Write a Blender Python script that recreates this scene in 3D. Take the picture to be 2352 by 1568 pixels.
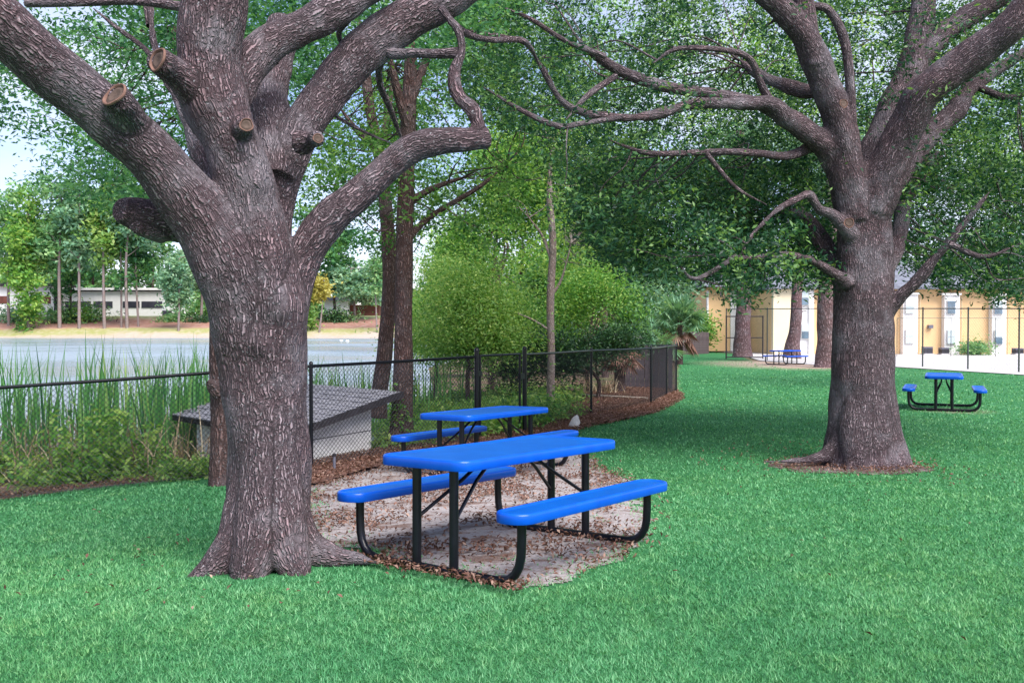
import bpy, math, random
import numpy as np
from mathutils import Vector

rng = np.random.default_rng(7)
random.seed(7)
R = math.radians
S = bpy.context.scene
for o in list(bpy.data.objects):
    bpy.data.objects.remove(o)
COL = S.collection

# ------------------------------------------------------------------ camera, sky, sun, exposure
F = 2100.0 / 2352.0            # focal length in frame widths
EYE = 1.574
PITCH = math.atan(32.0 / 2100.0)
cam = bpy.data.cameras.new('camera')
cam.sensor_width = 36.0
cam.lens = 36.0 * F
cam.clip_start = 0.05
cam.clip_end = 6000
camo = bpy.data.objects.new('camera', cam)
camo.location = (0, 0, EYE)
camo.rotation_euler = (math.pi / 2 - PITCH, 0, 0)
COL.objects.link(camo)
S.camera = camo

SUN_AZ, SUN_EL = 146.0, 50.0     # azimuth clockwise from +Y (view direction)
world = bpy.data.worlds.new('World')
S.world = world
world.use_nodes = True
nt = world.node_tree
nt.nodes.clear()
wo = nt.nodes.new('ShaderNodeOutputWorld')
bg = nt.nodes.new('ShaderNodeBackground')
sky = nt.nodes.new('ShaderNodeTexSky')
sky.sky_type = 'NISHITA'
sky.sun_disc = False
sky.sun_elevation = R(SUN_EL)
sky.sun_rotation = R(SUN_AZ)
sky.air_density = 1.0
sky.dust_density = 0.6
sky.ozone_density = 3.0
tc = nt.nodes.new('ShaderNodeTexCoord')
mp = nt.nodes.new('ShaderNodeMapping')
mp.inputs['Scale'].default_value = (1.0, 1.0, 2.6)
mp.inputs['Location'].default_value = (0.55, 0.2, 0.1)
cn = nt.nodes.new('ShaderNodeTexNoise')
cn.inputs['Scale'].default_value = 2.3
cn.inputs['Detail'].default_value = 7
cn.inputs['Roughness'].default_value = 0.58
cr = nt.nodes.new('ShaderNodeValToRGB')
cr.color_ramp.elements[0].position = 0.42
cr.color_ramp.elements[1].position = 0.72
cm = nt.nodes.new('ShaderNodeMix')
cm.data_type = 'RGBA'
cm.inputs[7].default_value = (5.2, 5.5, 6.1, 1)
nt.links.new(tc.outputs['Generated'], mp.inputs[0])
nt.links.new(mp.outputs[0], cn.inputs['Vector'])
nt.links.new(cn.outputs['Fac'], cr.inputs[0])
nt.links.new(cr.outputs[0], cm.inputs[0])
sm = nt.nodes.new('ShaderNodeMix'); sm.data_type = 'RGBA'; sm.blend_type = 'MULTIPLY'
sm.inputs[0].default_value = 1.0; sm.inputs[7].default_value = (1.04, 0.92, 1.04, 1)
nt.links.new(sky.outputs[0], sm.inputs[6])
nt.links.new(sm.outputs[2], cm.inputs[6])
nt.links.new(cm.outputs[2], bg.inputs[0])
bg.inputs[1].default_value = 0.105
nt.links.new(bg.outputs[0], wo.inputs[0])

sl = bpy.data.lights.new('sun', 'SUN')
sl.energy = 3.3
sl.angle = R(45)
sl.color = (1.0, 0.95, 0.88)
so = bpy.data.objects.new('sun', sl)
az, el = R(SUN_AZ), R(SUN_EL)
sdir = Vector((math.sin(az) * math.cos(el), math.cos(az) * math.cos(el), math.sin(el)))
so.rotation_euler = sdir.to_track_quat('Z', 'Y').to_euler()
so.location = (0, 0, 40)
COL.objects.link(so)

S.view_settings.view_transform = 'Standard'
S.view_settings.look = 'None'
S.view_settings.gamma = 1
S.view_settings.use_curve_mapping = False
S.view_settings.exposure = 1.15
S.cycles.max_bounces = 6
S.cycles.diffuse_bounces = 3
S.cycles.glossy_bounces = 2
S.cycles.transmission_bounces = 3
S.cycles.use_denoising = True

# ------------------------------------------------------------------ helpers: image pixels to world positions, terrain
def ray(u, v):
    a = (u - 1176) / 2100.0
    b = (784 - v) / 2100.0
    return np.array([a, math.cos(PITCH) + b * math.sin(PITCH), -math.sin(PITCH) + b * math.cos(PITCH)])

def P(u, v, d):
    r = ray(u, v)
    return np.array([0, 0, EYE]) + r * (d / r[1])

def smooth(t):
    t = np.clip(t, 0, 1)
    return t * t * (3 - 2 * t)

def vnoise(x, y, seed=0):
    """fractal value noise, about -1..1"""
    x = np.asarray(x, float); y = np.asarray(y, float)
    out = np.zeros(np.broadcast(x, y).shape); amp = 1.0; tot = 0
    for o in range(4):
        xs = x * 2 ** o + 17.3 * o + seed * 3.1; ys = y * 2 ** o - 9.7 * o + seed * 7.7
        xi = np.floor(xs); yi = np.floor(ys); fx = smooth(xs - xi); fy = smooth(ys - yi)
        h = lambda a, b: (np.sin(a * 127.1 + b * 311.7 + seed) * 43758.5453) % 1.0
        v = (h(xi, yi) * (1 - fx) + h(xi + 1, yi) * fx) * (1 - fy) + (h(xi, yi + 1) * (1 - fx) + h(xi + 1, yi + 1) * fx) * fy
        out += amp * (v * 2 - 1); tot += amp; amp *= 0.5
    return out / tot

def lawn_z(x, y):
    x = np.asarray(x, float); y = np.asarray(y, float)
    z = -0.032 * np.clip(y - 6.4, -1.6, 5.0) - 0.006 * np.clip(y - 14, 0, 45)
    z = z - 0.073 * np.log1p(np.exp((-x - 2.0) * 2)) / 2
    return z

def ground_hit(u, v, zf=lawn_z):
    d = 1.6 / max((v - 752) / 2100.0, 1e-3)
    for _ in range(25):
        p = P(u, v, d)
        d *= (EYE - float(zf(p[0], p[1]))) / max(EYE - p[2], 1e-3)
    p = P(u, v, d)
    return np.array([p[0], p[1], float(zf(p[0], p[1]))])

def poly_world(pts):
    return np.array([ground_hit(u, v)[:2] for u, v in pts])

def poly_sd(x, y, poly):
    """signed distance, positive inside"""
    x = np.asarray(x, float); y = np.asarray(y, float)
    inside = np.zeros(x.shape, bool); dm = np.full(x.shape, 1e9)
    n = len(poly)
    for i in range(n):
        ax, ay = poly[i]; bx, by = poly[(i + 1) % n]
        ex, ey = bx - ax, by - ay
        t = np.clip(((x - ax) * ex + (y - ay) * ey) / (ex * ex + ey * ey + 1e-12), 0, 1)
        dm = np.minimum(dm, (x - ax - t * ex) ** 2 + (y - ay - t * ey) ** 2)
        c = ((ay > y) != (by > y)) & (x < (bx - ax) * (y - ay) / (by - ay + 1e-12) + ax)
        inside ^= c
    d = np.sqrt(dm)
    return np.where(inside, d, -d)

# fence line on the ground, left to right
FENCE_PX = [(-420, 1222), (0, 1141), (715, 1080), (1095, 1018), (1205, 996), (1358, 955), (1495, 930), (1531, 910), (1553, 901)]
FENCE = np.array([ground_hit(u, v) for u, v in FENCE_PX])
SHORE_Z = -0.55

def bank_dist(x, y):
    """distance beyond the fence on the pond side (0 on the lawn side)"""
    big = [tuple(FENCE[0][:2] + (FENCE[0] - FENCE[1])[:2] * 30)] + [tuple(p[:2]) for p in FENCE] + [(6.5, 30.0), (12.0, 62.0), (60, 400), (-600, 400)]
    return np.maximum(poly_sd(x, y, np.array(big)), 0)

def terrain_z(x, y):
    x = np.asarray(x, float); y = np.asarray(y, float)
    z = lawn_z(x, y)
    s = bank_dist(x, y)
    land = -0.16 - 0.03 * np.clip(s, 0, 9)
    pond = -0.30 - 0.085 * s
    side = smooth((x + 0.112 * y + 1.4) / 3.0)          # 1 on the dry side behind the gate
    zz = np.where(s > 0, pond * (1 - side) + land * side, 0)
    zz = np.clip(zz, -1.3, 5)
    k = smooth(s / 2.0)
    return z * (1 - k) + np.minimum(zz, z) * k

# ------------------------------------------------------------------ object helpers
def tag(o, label=None, cat=None, group=None, kind=None):
    if label: o['label'] = label
    if cat: o['category'] = cat
    if group: o['group'] = group
    if kind: o['kind'] = kind
    return o

def link(o, parent=None):
    COL.objects.link(o)
    if parent is not None:
        o.parent = parent
    return o

def thing(name, label, cat, loc=(0, 0, 0), rz=0, group=None):
    o = bpy.data.objects.new(name, None)
    o.empty_display_size = 0.2
    o.location = loc; o.rotation_euler = (0, 0, rz)
    link(o)
    return tag(o, label, cat, group)

def mesh_np(name, v, f, mat, parent=None, smooth_=False, attrs=None, vec=None, off=None):
    """v (n,3), f (m,k) arrays; one mesh object. off: world offset removed so the mesh is local to its parent"""
    me = bpy.data.meshes.new(name)
    v = np.asarray(v, np.float32)
    if off is not None:
        v = v - np.asarray(off, np.float32)
    if isinstance(f, np.ndarray):
        k = f.shape[1]; m = len(f)
        me.vertices.add(len(v)); me.vertices.foreach_set('co', v.ravel())
        me.loops.add(m * k); me.loops.foreach_set('vertex_index', f.astype(np.int32).ravel())
        me.polygons.add(m)
        me.polygons.foreach_set('loop_start', np.arange(0, m * k, k, dtype=np.int32))
        me.polygons.foreach_set('loop_total', np.full(m, k, np.int32))
        me.update(calc_edges=True)
    else:
        me.from_pydata(v.tolist(), [], f)
    if attrs:
        for an, a in attrs.items():
            at = me.attributes.new(an, 'FLOAT', 'POINT'); at.data.foreach_set('value', np.asarray(a, np.float32))
    if vec:
        for an, a in vec.items():
            at = me.attributes.new(an, 'FLOAT_VECTOR', 'POINT'); at.data.foreach_set('vector', np.asarray(a, np.float32).ravel())
    if smooth_:
        me.polygons.foreach_set('use_smooth', np.ones(len(me.polygons), bool))
    me.materials.append(mat)
    o = bpy.data.objects.new(name, me)
    return link(o, parent)

class MB:
    """collects boxes, tubes and prisms into one mesh"""
    def __init__(s): s.v = []; s.f = []; s.n = 0
    def add(s, v, f):
        s.v += [tuple(map(float, p)) for p in v]; s.f += [tuple(i + s.n for i in q) for q in f]; s.n += len(v); return s
    def box(s, c, size, rz=0):
        cx, cy, cz = c; a, b, h = size[0] / 2, size[1] / 2, size[2] / 2
        co, si = math.cos(rz), math.sin(rz)
        v = []
        for dz in (-h, h):
            for dx, dy in ((-a, -b), (a, -b), (a, b), (-a, b)):
                v.append((cx + co * dx - si * dy, cy + si * dx + co * dy, cz + dz))
        return s.add(v, [(3, 2, 1, 0), (4, 5, 6, 7), (0, 1, 5, 4), (1, 2, 6, 5), (2, 3, 7, 6), (3, 0, 4, 7)])
    def tube(s, pts, r, n=10, cap=True):
        pts = [np.array(p, float) for p in pts]
        rs = r if hasattr(r, '__len__') else [r] * len(pts)
        base = []; T = None; N = None
        for i, p in enumerate(pts):
            t = pts[min(i + 1, len(pts) - 1)] - pts[max(i - 1, 0)]; t /= np.linalg.norm(t) + 1e-12
            if N is None:
                a = np.array([0, 0, 1.0]) if abs(t[2]) < 0.9 else np.array([1.0, 0, 0])
                N = np.cross(t, a)
            N = N - t * np.dot(N, t); N /= np.linalg.norm(N) + 1e-12
            B = np.cross(t, N)
            for k in range(n):
                th = 2 * math.pi * k / n
                base.append(p + rs[i] * (math.cos(th) * N + math.sin(th) * B))
        f = []
        for i in range(len(pts) - 1):
            for k in range(n):
                f.append((i * n + k, i * n + (k + 1) % n, (i + 1) * n + (k + 1) % n, (i + 1) * n + k))
        if cap:
            f.append(tuple(range(n - 1, -1, -1))); e = (len(pts) - 1) * n; f.append(tuple(range(e, e + n)))
        return s.add(base, f)
    def prism(s, outline, z0, z1):
        n = len(outline)
        v = [(x, y, z0) for x, y in outline] + [(x, y, z1) for x, y in outline]
        f = [tuple(range(n - 1, -1, -1)), tuple(range(n, 2 * n))] + [(i, (i + 1) % n, n + (i + 1) % n, n + i) for i in range(n)]
        return s.add(v, f)
    def build(s, name, mat, parent=None, smooth_=False, off=None):
        v = np.array(s.v)
        o = mesh_np(name, v, s.f, mat, parent, off=off)
        if smooth_:
            for p in o.data.polygons: p.use_smooth = True
            try: o.data.set_sharp_from_angle(angle=R(40))
            except Exception: pass
        return o

def copy_tree(o, parent=None):
    c = o.copy(); COL.objects.link(c)
    c.parent = parent
    for ch in list(o.children):
        copy_tree(ch, c)
    return c

# ------------------------------------------------------------------ materials
def mat(name):
    m = bpy.data.materials.new(name); m.use_nodes = True
    m.node_tree.nodes.clear()
    return m, m.node_tree

def nd(t, typ, **kw):
    n = t.nodes.new(typ)
    for k, v in kw.items():
        if k.startswith('i_'):
            key = k[2:]
            key = int(key) if key.isdigit() else key.replace('_', ' ')
            n.inputs[key].default_value = v
        else:
            setattr(n, k, v)
    return n

def ramp(t, stops, src=None):
    n = t.nodes.new('ShaderNodeValToRGB')
    e = n.color_ramp.elements
    e[0].position, e[0].color = stops[0][0], (*stops[0][1], 1)
    e[1].position, e[1].color = stops[-1][0], (*stops[-1][1], 1)
    for p, c in stops[1:-1]:
        x = e.new(p); x.color = (*c, 1)
    if src is not None: t.links.new(src, n.inputs[0])
    return n

def mixc(t, fac, a, b, mode='MIX'):
    n = t.nodes.new('ShaderNodeMix'); n.data_type = 'RGBA'; n.blend_type = mode
    for s, i in ((fac, 0), (a, 6), (b, 7)):
        if hasattr(s, 'links') or hasattr(s, 'is_output'): t.links.new(s, n.inputs[i])
        elif isinstance(s, (int, float)): n.inputs[i].default_value = s
        else: n.inputs[i].default_value = (*s, 1)
    return n.outputs[2]

def noise(t, scale, detail=4, rough=0.55, vec=None, dist=0.0):
    n = nd(t, 'ShaderNodeTexNoise'); n.inputs['Scale'].default_value = scale
    n.inputs['Detail'].default_value = detail; n.inputs['Roughness'].default_value = rough
    n.inputs['Distortion'].default_value = dist
    if vec is not None: t.links.new(vec, n.inputs['Vector'])
    return n.outputs['Fac']

def finish(t, color, rough=0.6, bump=None, bstr=0.3, bdist=0.01, spec=0.4, metallic=0.0):
    b = nd(t, 'ShaderNodeBsdfPrincipled')
    if hasattr(color, 'links'): t.links.new(color, b.inputs['Base Color'])
    else: b.inputs['Base Color'].default_value = (*color, 1)
    if hasattr(rough, 'links'): t.links.new(rough, b.inputs['Roughness'])
    else: b.inputs['Roughness'].default_value = rough
    b.inputs['Specular IOR Level'].default_value = spec
    b.inputs['Metallic'].default_value = metallic
    if bump is not None:
        bn = nd(t, 'ShaderNodeBump'); bn.inputs['Strength'].default_value = bstr; bn.inputs['Distance'].default_value = bdist
        t.links.new(bump, bn.inputs['Height']); t.links.new(bn.outputs[0], b.inputs['Normal'])
    o = nd(t, 'ShaderNodeOutputMaterial'); t.links.new(b.outputs[0], o.inputs[0])
    return b

def plain(name, col, rough=0.6, var=0.15, scale=8, spec=0.4, bstr=0.15, metallic=0.0):
    m, t = mat(name)
    g = nd(t, 'ShaderNodeTexCoord').outputs['Object']
    n = noise(t, scale, 5, 0.6, g)
    lo = tuple(c * (1 - var) for c in col); hi = tuple(min(1, c * (1 + var)) for c in col)
    c = ramp(t, [(0.3, lo), (0.7, hi)], n).outputs[0]
    finish(t, c, rough, noise(t, scale * 6, 3, 0.6, g), bstr, 0.004, spec, metallic)
    return m

def bark_mat(name, ridge, furrow, scale=34.0, lich=0.5, stretch=0.2, bd=0.022):
    m, t = mat(name)
    a = nd(t, 'ShaderNodeAttribute'); a.attribute_name = 'bark'
    v = a.outputs['Vector']
    # warp the plates so the furrows weave
    wn = nd(t, 'ShaderNodeTexNoise'); wn.inputs['Scale'].default_value = 13; wn.inputs['Detail'].default_value = 2
    t.links.new(v, wn.inputs['Vector'])
    sub = nd(t, 'ShaderNodeVectorMath', operation='SUBTRACT'); sub.inputs[1].default_value = (.5, .5, .5)
    t.links.new(wn.outputs['Color'], sub.inputs[0])
    sc = nd(t, 'ShaderNodeVectorMath', operation='SCALE'); sc.inputs['Scale'].default_value = 0.06
    t.links.new(sub.outputs[0], sc.inputs[0])
    ad = nd(t, 'ShaderNodeVectorMath', operation='ADD'); t.links.new(v, ad.inputs[0]); t.links.new(sc.outputs[0], ad.inputs[1])
    mpn = nd(t, 'ShaderNodeMapping'); mpn.inputs['Scale'].default_value = (1, 1, stretch)
    t.links.new(ad.outputs[0], mpn.inputs[0])
    vo = nd(t, 'ShaderNodeTexVoronoi', feature='DISTANCE_TO_EDGE'); vo.inputs['Scale'].default_value = scale
    t.links.new(mpn.outputs[0], vo.inputs['Vector'])
    vo2 = nd(t, 'ShaderNodeTexVoronoi', feature='F1'); vo2.inputs['Scale'].default_value = scale
    t.links.new(mpn.outputs[0], vo2.inputs['Vector'])
    h = ramp(t, [(0.0, (0, 0, 0)), (0.13, (.2, .2, .2)), (0.34, (1, 1, 1))], vo.outputs['Distance']).outputs[0]
    fine = noise(t, 70, 4, 0.65, v)
    col = mixc(t, h, furrow, ridge)
    # each plate a slightly different tone
    bw = nd(t, 'ShaderNodeRGBToBW'); t.links.new(vo2.outputs['Color'], bw.inputs[0])
    col = mixc(t, 0.28, col, bw.outputs[0], 'SOFT_LIGHT')
    warm = noise(t, 1.6, 3, 0.5, nd(t, 'ShaderNodeTexCoord').outputs['Object'])
    col = mixc(t, ramp(t, [(0.42, (0, 0, 0)), (0.62, (.55, .55, .55))], warm).outputs[0], col, (1.1, 0.80, 0.78), 'MULTIPLY')
    col = mixc(t, ramp(t, [(0.35, (0, 0, 0)), (0.75, (.5, .5, .5))], fine).outputs[0], col, tuple(c * 0.55 for c in ridge))
    # grey and pale green lichen
    wv = nd(t, 'ShaderNodeTexCoord').outputs['Object']
    big = noise(t, 2.0, 5, 0.65, wv)
    sp = noise(t, 55, 3, 0.7, wv)
    lf = ramp(t, [(0.50, (0, 0, 0)), (0.70, (lich, lich, lich))], big).outputs[0]
    col = mixc(t, lf, col, (0.30, 0.28, 0.31))
    col = mixc(t, ramp(t, [(0.61, (0, 0, 0)), (0.68, (.8, .8, .8))], sp).outputs[0], col, (0.38, 0.38, 0.40))
    hm = nd(t, 'ShaderNodeMath', operation='MULTIPLY_ADD'); hm.inputs[1].default_value = 0.35
    t.links.new(fine, hm.inputs[0]); t.links.new(h, hm.inputs[2])
    finish(t, col, 0.9, hm.outputs[0], 1.0, bd, 0.25)
    return m

def leaf_mat(name, dark, mid, light, trans=0.35, rough=0.45, spec=0.35):
    m, t = mat(name)
    a = nd(t, 'ShaderNodeAttribute'); a.attribute_name = 'tint'
    c = ramp(t, [(0.0, dark), (0.5, mid), (1.0, light)], a.outputs['Fac']).outputs[0]
    b = nd(t, 'ShaderNodeBsdfPrincipled'); t.links.new(c, b.inputs['Base Color'])
    b.inputs['Roughness'].default_value = rough; b.inputs['Specular IOR Level'].default_value = spec
    tr = nd(t, 'ShaderNodeBsdfTranslucent')
    tc_ = mixc(t, 1.0, c, (1.25, 1.2, 0.6), 'MULTIPLY'); t.links.new(tc_, tr.inputs['Color'])
    mx = nd(t, 'ShaderNodeMixShader'); mx.inputs[0].default_value = trans
    t.links.new(b.outputs[0], mx.inputs[1]); t.links.new(tr.outputs[0], mx.inputs[2])
    o = nd(t, 'ShaderNodeOutputMaterial'); t.links.new(mx.outputs[0], o.inputs[0])
    return m

def turf_mat(name, dark, mid, light, trans, rough, spec):
    m = leaf_mat(name, dark, mid, light, trans, rough, spec); t = m.node_tree
    rp = [n for n in t.nodes if n.type == 'VALTORGB'][0]
    g = nd(t, 'ShaderNodeTexCoord').outputs['Object']
    n1 = noise(t, 0.55, 4, 0.6, g); n2 = noise(t, 2.6, 4, 0.65, g)
    c = mixc(t, ramp(t, [(0.42, (0, 0, 0)), (0.68, (.55, .55, .55))], n1).outputs[0], rp.outputs[0], (1.35, 1.06, 0.8), 'MULTIPLY')
    c = mixc(t, ramp(t, [(0.50, (0, 0, 0)), (0.72, (.5, .5, .5))], n2).outputs[0], c, (1.5, 1.12, 0.9), 'MULTIPLY')
    for n in t.nodes:
        if n.type == 'BSDF_PRINCIPLED': t.links.new(c, n.inputs['Base Color'])
    return m
M = {}
M['bark'] = bark_mat('oak_bark', (0.30, 0.233, 0.255), (0.024, 0.013, 0.017), 56.0, 0.55, 0.085, 0.024)
M['bark_dark'] = bark_mat('dark_bark', (0.19, 0.125, 0.115), (0.04, 0.022, 0.02), 26, 0.2)
M['bark_pine'] = bark_mat('pine_bark', (0.30, 0.21, 0.22), (0.07, 0.035, 0.035), 12, 0.3, 0.35, 0.03)
M['bark_pale'] = bark_mat('pale_bark', (0.36, 0.31, 0.29), (0.16, 0.12, 0.11), 30, 0.5, 0.3, 0.008)
M['leaf_oak'] = leaf_mat('oak_leaf', (0.012, 0.05, 0.03), (0.036, 0.12, 0.052), (0.20, 0.36, 0.10), 0.38)
M['leaf_blue'] = leaf_mat('bluish_leaf', (0.025, 0.095, 0.05), (0.07, 0.22, 0.085), (0.18, 0.38, 0.12), 0.42)
M['leaf_mid'] = leaf_mat('mid_green_leaf', (0.025, 0.09, 0.03), (0.075, 0.22, 0.05), (0.22, 0.40, 0.09), 0.45)
M['leaf_bright'] = leaf_mat('bright_leaf', (0.045, 0.16, 0.035), (0.15, 0.36, 0.07), (0.42, 0.58, 0.15), 0.45)
M['leaf_yellow'] = leaf_mat('yellow_green_leaf', (0.09, 0.24, 0.05), (0.24, 0.42, 0.11), (0.48, 0.60, 0.20), 0.45)
M['leaf_gold'] = leaf_mat('golden_leaf', (0.30, 0.26, 0.05), (0.48, 0.42, 0.10), (0.60, 0.58, 0.2), 0.4)
M['leaf_teal'] = leaf_mat('grey_green_leaf', (0.07, 0.18, 0.115), (0.18, 0.36, 0.22), (0.38, 0.55, 0.34), 0.35)
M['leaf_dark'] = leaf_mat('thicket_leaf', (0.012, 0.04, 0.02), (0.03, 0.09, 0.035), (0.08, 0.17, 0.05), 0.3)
M['leaf_far'] = leaf_mat('far_leaf', (0.07, 0.20, 0.09), (0.18, 0.38, 0.16), (0.38, 0.56, 0.25), 0.35)
M['palm'] = leaf_mat('palm_leaf', (0.06, 0.15, 0.085), (0.15, 0.31, 0.18), (0.32, 0.48, 0.28), 0.35)
M['dead'] = leaf_mat('dead_leaf', (0.085, 0.04, 0.03), (0.21, 0.105, 0.08), (0.44, 0.30, 0.24), 0.2, 0.7)
M['straw'] = leaf_mat('straw', (0.20, 0.12, 0.07), (0.38, 0.28, 0.18), (0.55, 0.46, 0.34), 0.3, 0.7)
M['reed'] = leaf_mat('reed_leaf', (0.045, 0.17, 0.06), (0.16, 0.42, 0.13), (0.48, 0.62, 0.19), 0.4)
M['grass'] = turf_mat('turf_blade', (0.014, 0.092, 0.034), (0.084, 0.32, 0.130), (0.25, 0.54, 0.29), 0.33, 0.55, 0.25)
M['blue'] = None

# lawn soil: green thatch, brown bank, mulch, by zone (outlined in image pixels) painted per vertex
def ground_mat():
    m, t = mat('ground_cover')
    g = nd(t, 'ShaderNodeTexCoord').outputs['Object']
    z = nd(t, 'ShaderNodeAttribute'); z.attribute_name = 'zone'   # 0 lawn 1 bank soil
    w = nd(t, 'ShaderNodeAttribute'); w.attribute_name = 'worn'   # bare tan soil
    n1 = noise(t, 1.2, 6, 0.6, g); n2 = noise(t, 60, 5, 0.7, g); n3 = noise(t, 9, 4, 0.6, g)
    lawn = ramp(t, [(0.32, (0.014, 0.085, 0.03)), (0.55, (0.04, 0.18, 0.068)), (0.75, (0.075, 0.26, 0.105))], n2).outputs[0]
    lawn = mixc(t, ramp(t, [(0.4, (0, 0, 0)), (0.7, (.45, .45, .45))], n1).outputs[0], lawn, (0.08, 0.21, 0.09))
    soil = ramp(t, [(0.3, (0.05, 0.03, 0.022)), (0.5, (0.17, 0.10, 0.075)), (0.72, (0.32, 0.23, 0.19))], n3).outputs[0]
    soil = mixc(t, ramp(t, [(0.45, (0, 0, 0)), (0.6, (.8, .8, .8))], n1).outputs[0], soil, (0.09, 0.16, 0.05))
    tan = ramp(t, [(0.35, (0.33, 0.22, 0.16)), (0.65, (0.52, 0.42, 0.36))], n3).outputs[0]
    c = mixc(t, z.outputs['Fac'], lawn, soil)
    c = mixc(t, w.outputs['Fac'], c, tan)
    finish(t, c, 0.95, n2, 0.6, 0.02, 0.1)
    return m
M['ground'] = ground_mat()

def sand_mat():
    m, t = mat('sandy_soil')
    g = nd(t, 'ShaderNodeTexCoord').outputs['Object']
    mp_ = nd(t, 'ShaderNodeMapping'); mp_.inputs['Scale'].default_value = (1.0, 1.6, 1); t.links.new(g, mp_.inputs[0])
    n1 = noise(t, 3.2, 8, 0.66, mp_.outputs[0], 0.6); n2 = noise(t, 26, 6, 0.7, g); n3 = noise(t, 120, 4, 0.7, g)
    sand = ramp(t, [(0.35, (0.33, 0.30, 0.30)), (0.65, (0.52, 0.48, 0.485))], n2).outputs[0]
    lit = ramp(t, [(0.35, (0.06, 0.032, 0.022)), (0.5, (0.17, 0.09, 0.065)), (0.7, (0.34, 0.22, 0.17))], n3).outputs[0]
    c = mixc(t, ramp(t, [(0.49, (0, 0, 0)), (0.62, (.8, .8, .8))], n1).outputs[0], sand, lit)
    c = mixc(t, ramp(t, [(0.52, (0, 0, 0)), (0.64, (.85, .85, .85))], n2).outputs[0], c, lit)
    ad = nd(t, 'ShaderNodeMath', operation='MULTIPLY_ADD'); ad.inputs[1].default_value = 0.6
    t.links.new(n2, ad.inputs[0]); t.links.new(n1, ad.inputs[2])
    finish(t, c, 0.95, ad.outputs[0], 0.9, 0.05, 0.1)
    return m
M['sand'] = sand_mat()
def soil_mat():
    m, t = mat('root_soil')
    g = nd(t, 'ShaderNodeTexCoord').outputs['Object']
    n2 = noise(t, 30, 6, 0.7, g); n1 = noise(t, 4, 4, 0.6, g)
    c = ramp(t, [(0.3, (0.055, 0.035, 0.032)), (0.55, (0.15, 0.105, 0.10)), (0.75, (0.33, 0.27, 0.265))], n2).outputs[0]
    c = mixc(t, ramp(t, [(0.5, (0, 0, 0)), (0.7, (.6, .6, .6))], n1).outputs[0], c, (0.36, 0.31, 0.31))
    finish(t, c, 0.95, n2, 0.9, 0.03, 0.1)
    return m
M['soil'] = soil_mat()
def mulch_mat():
    m, t = mat('leaf_mulch')
    g = nd(t, 'ShaderNodeTexCoord').outputs['Object']
    n2 = noise(t, 22, 6, 0.7, g); n1 = noise(t, 2.5, 4, 0.6, g)
    c = ramp(t, [(0.3, (0.05, 0.023, 0.018)), (0.5, (0.17, 0.08, 0.06)), (0.72, (0.36, 0.22, 0.175))], n2).outputs[0]
    c = mixc(t, ramp(t, [(0.5, (0, 0, 0)), (0.7, (.5, .5, .5))], n1).outputs[0], c, (0.3, 0.22, 0.2))
    finish(t, c, 0.95, n2, 1.0, 0.04, 0.1)
    return m
M['mulch'] = mulch_mat()

def far_bank_mat():
    m, t = mat('far_bank_soil')
    g = nd(t, 'ShaderNodeTexCoord').outputs['Object']
    sx = nd(t, 'ShaderNodeSeparateXYZ'); t.links.new(g, sx.inputs[0])
    n = noise(t, 0.16, 5, 0.65, g); n2 = noise(t, 0.9, 4, 0.7, g)
    ad = nd(t, 'ShaderNodeMath', operation='MULTIPLY_ADD'); ad.inputs[1].default_value = 9.0
    t.links.new(n, ad.inputs[0]); t.links.new(sx.outputs['Y'], ad.inputs[2])
    mr = nd(t, 'ShaderNodeMapRange'); mr.inputs[1].default_value = 185; mr.inputs[2].default_value = 225; t.links.new(ad.outputs[0], mr.inputs[0])
    c = ramp(t, [(0.0, (0.30, 0.25, 0.23)), (0.08, (0.42, 0.35, 0.31)), (0.17, (0.40, 0.33, 0.26)), (0.215, (0.27, 0.28, 0.10)), (0.28, (0.30, 0.27, 0.12)), (0.31, (0.34, 0.18, 0.135)),
                 (0.62, (0.30, 0.15, 0.11)), (0.80, (0.2, 0.24, 0.1))], mr.outputs[0]).outputs[0]
    c = mixc(t, ramp(t, [(0.45, (0, 0, 0)), (0.7, (.4, .4, .4))], n2).outputs[0], c, (0.55, 0.45, 0.4))
    finish(t, c, 0.95, n2, 0.5, 0.2, 0.1)
    return m
M['far_bank'] = far_bank_mat()

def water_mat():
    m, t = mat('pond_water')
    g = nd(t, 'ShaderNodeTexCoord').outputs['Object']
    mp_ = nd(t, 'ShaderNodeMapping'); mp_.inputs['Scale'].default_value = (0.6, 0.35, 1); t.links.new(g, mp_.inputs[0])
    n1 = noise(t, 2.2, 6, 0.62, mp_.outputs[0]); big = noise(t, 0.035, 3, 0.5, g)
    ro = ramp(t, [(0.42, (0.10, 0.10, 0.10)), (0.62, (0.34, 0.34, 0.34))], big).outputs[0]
    b = finish(t, (0.30, 0.36, 0.41), ro, n1, 0.7, 0.3, 1.0)  # murky water; base colour paled to stand in for sky reflection
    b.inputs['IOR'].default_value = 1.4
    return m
M['water'] = water_mat()

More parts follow.
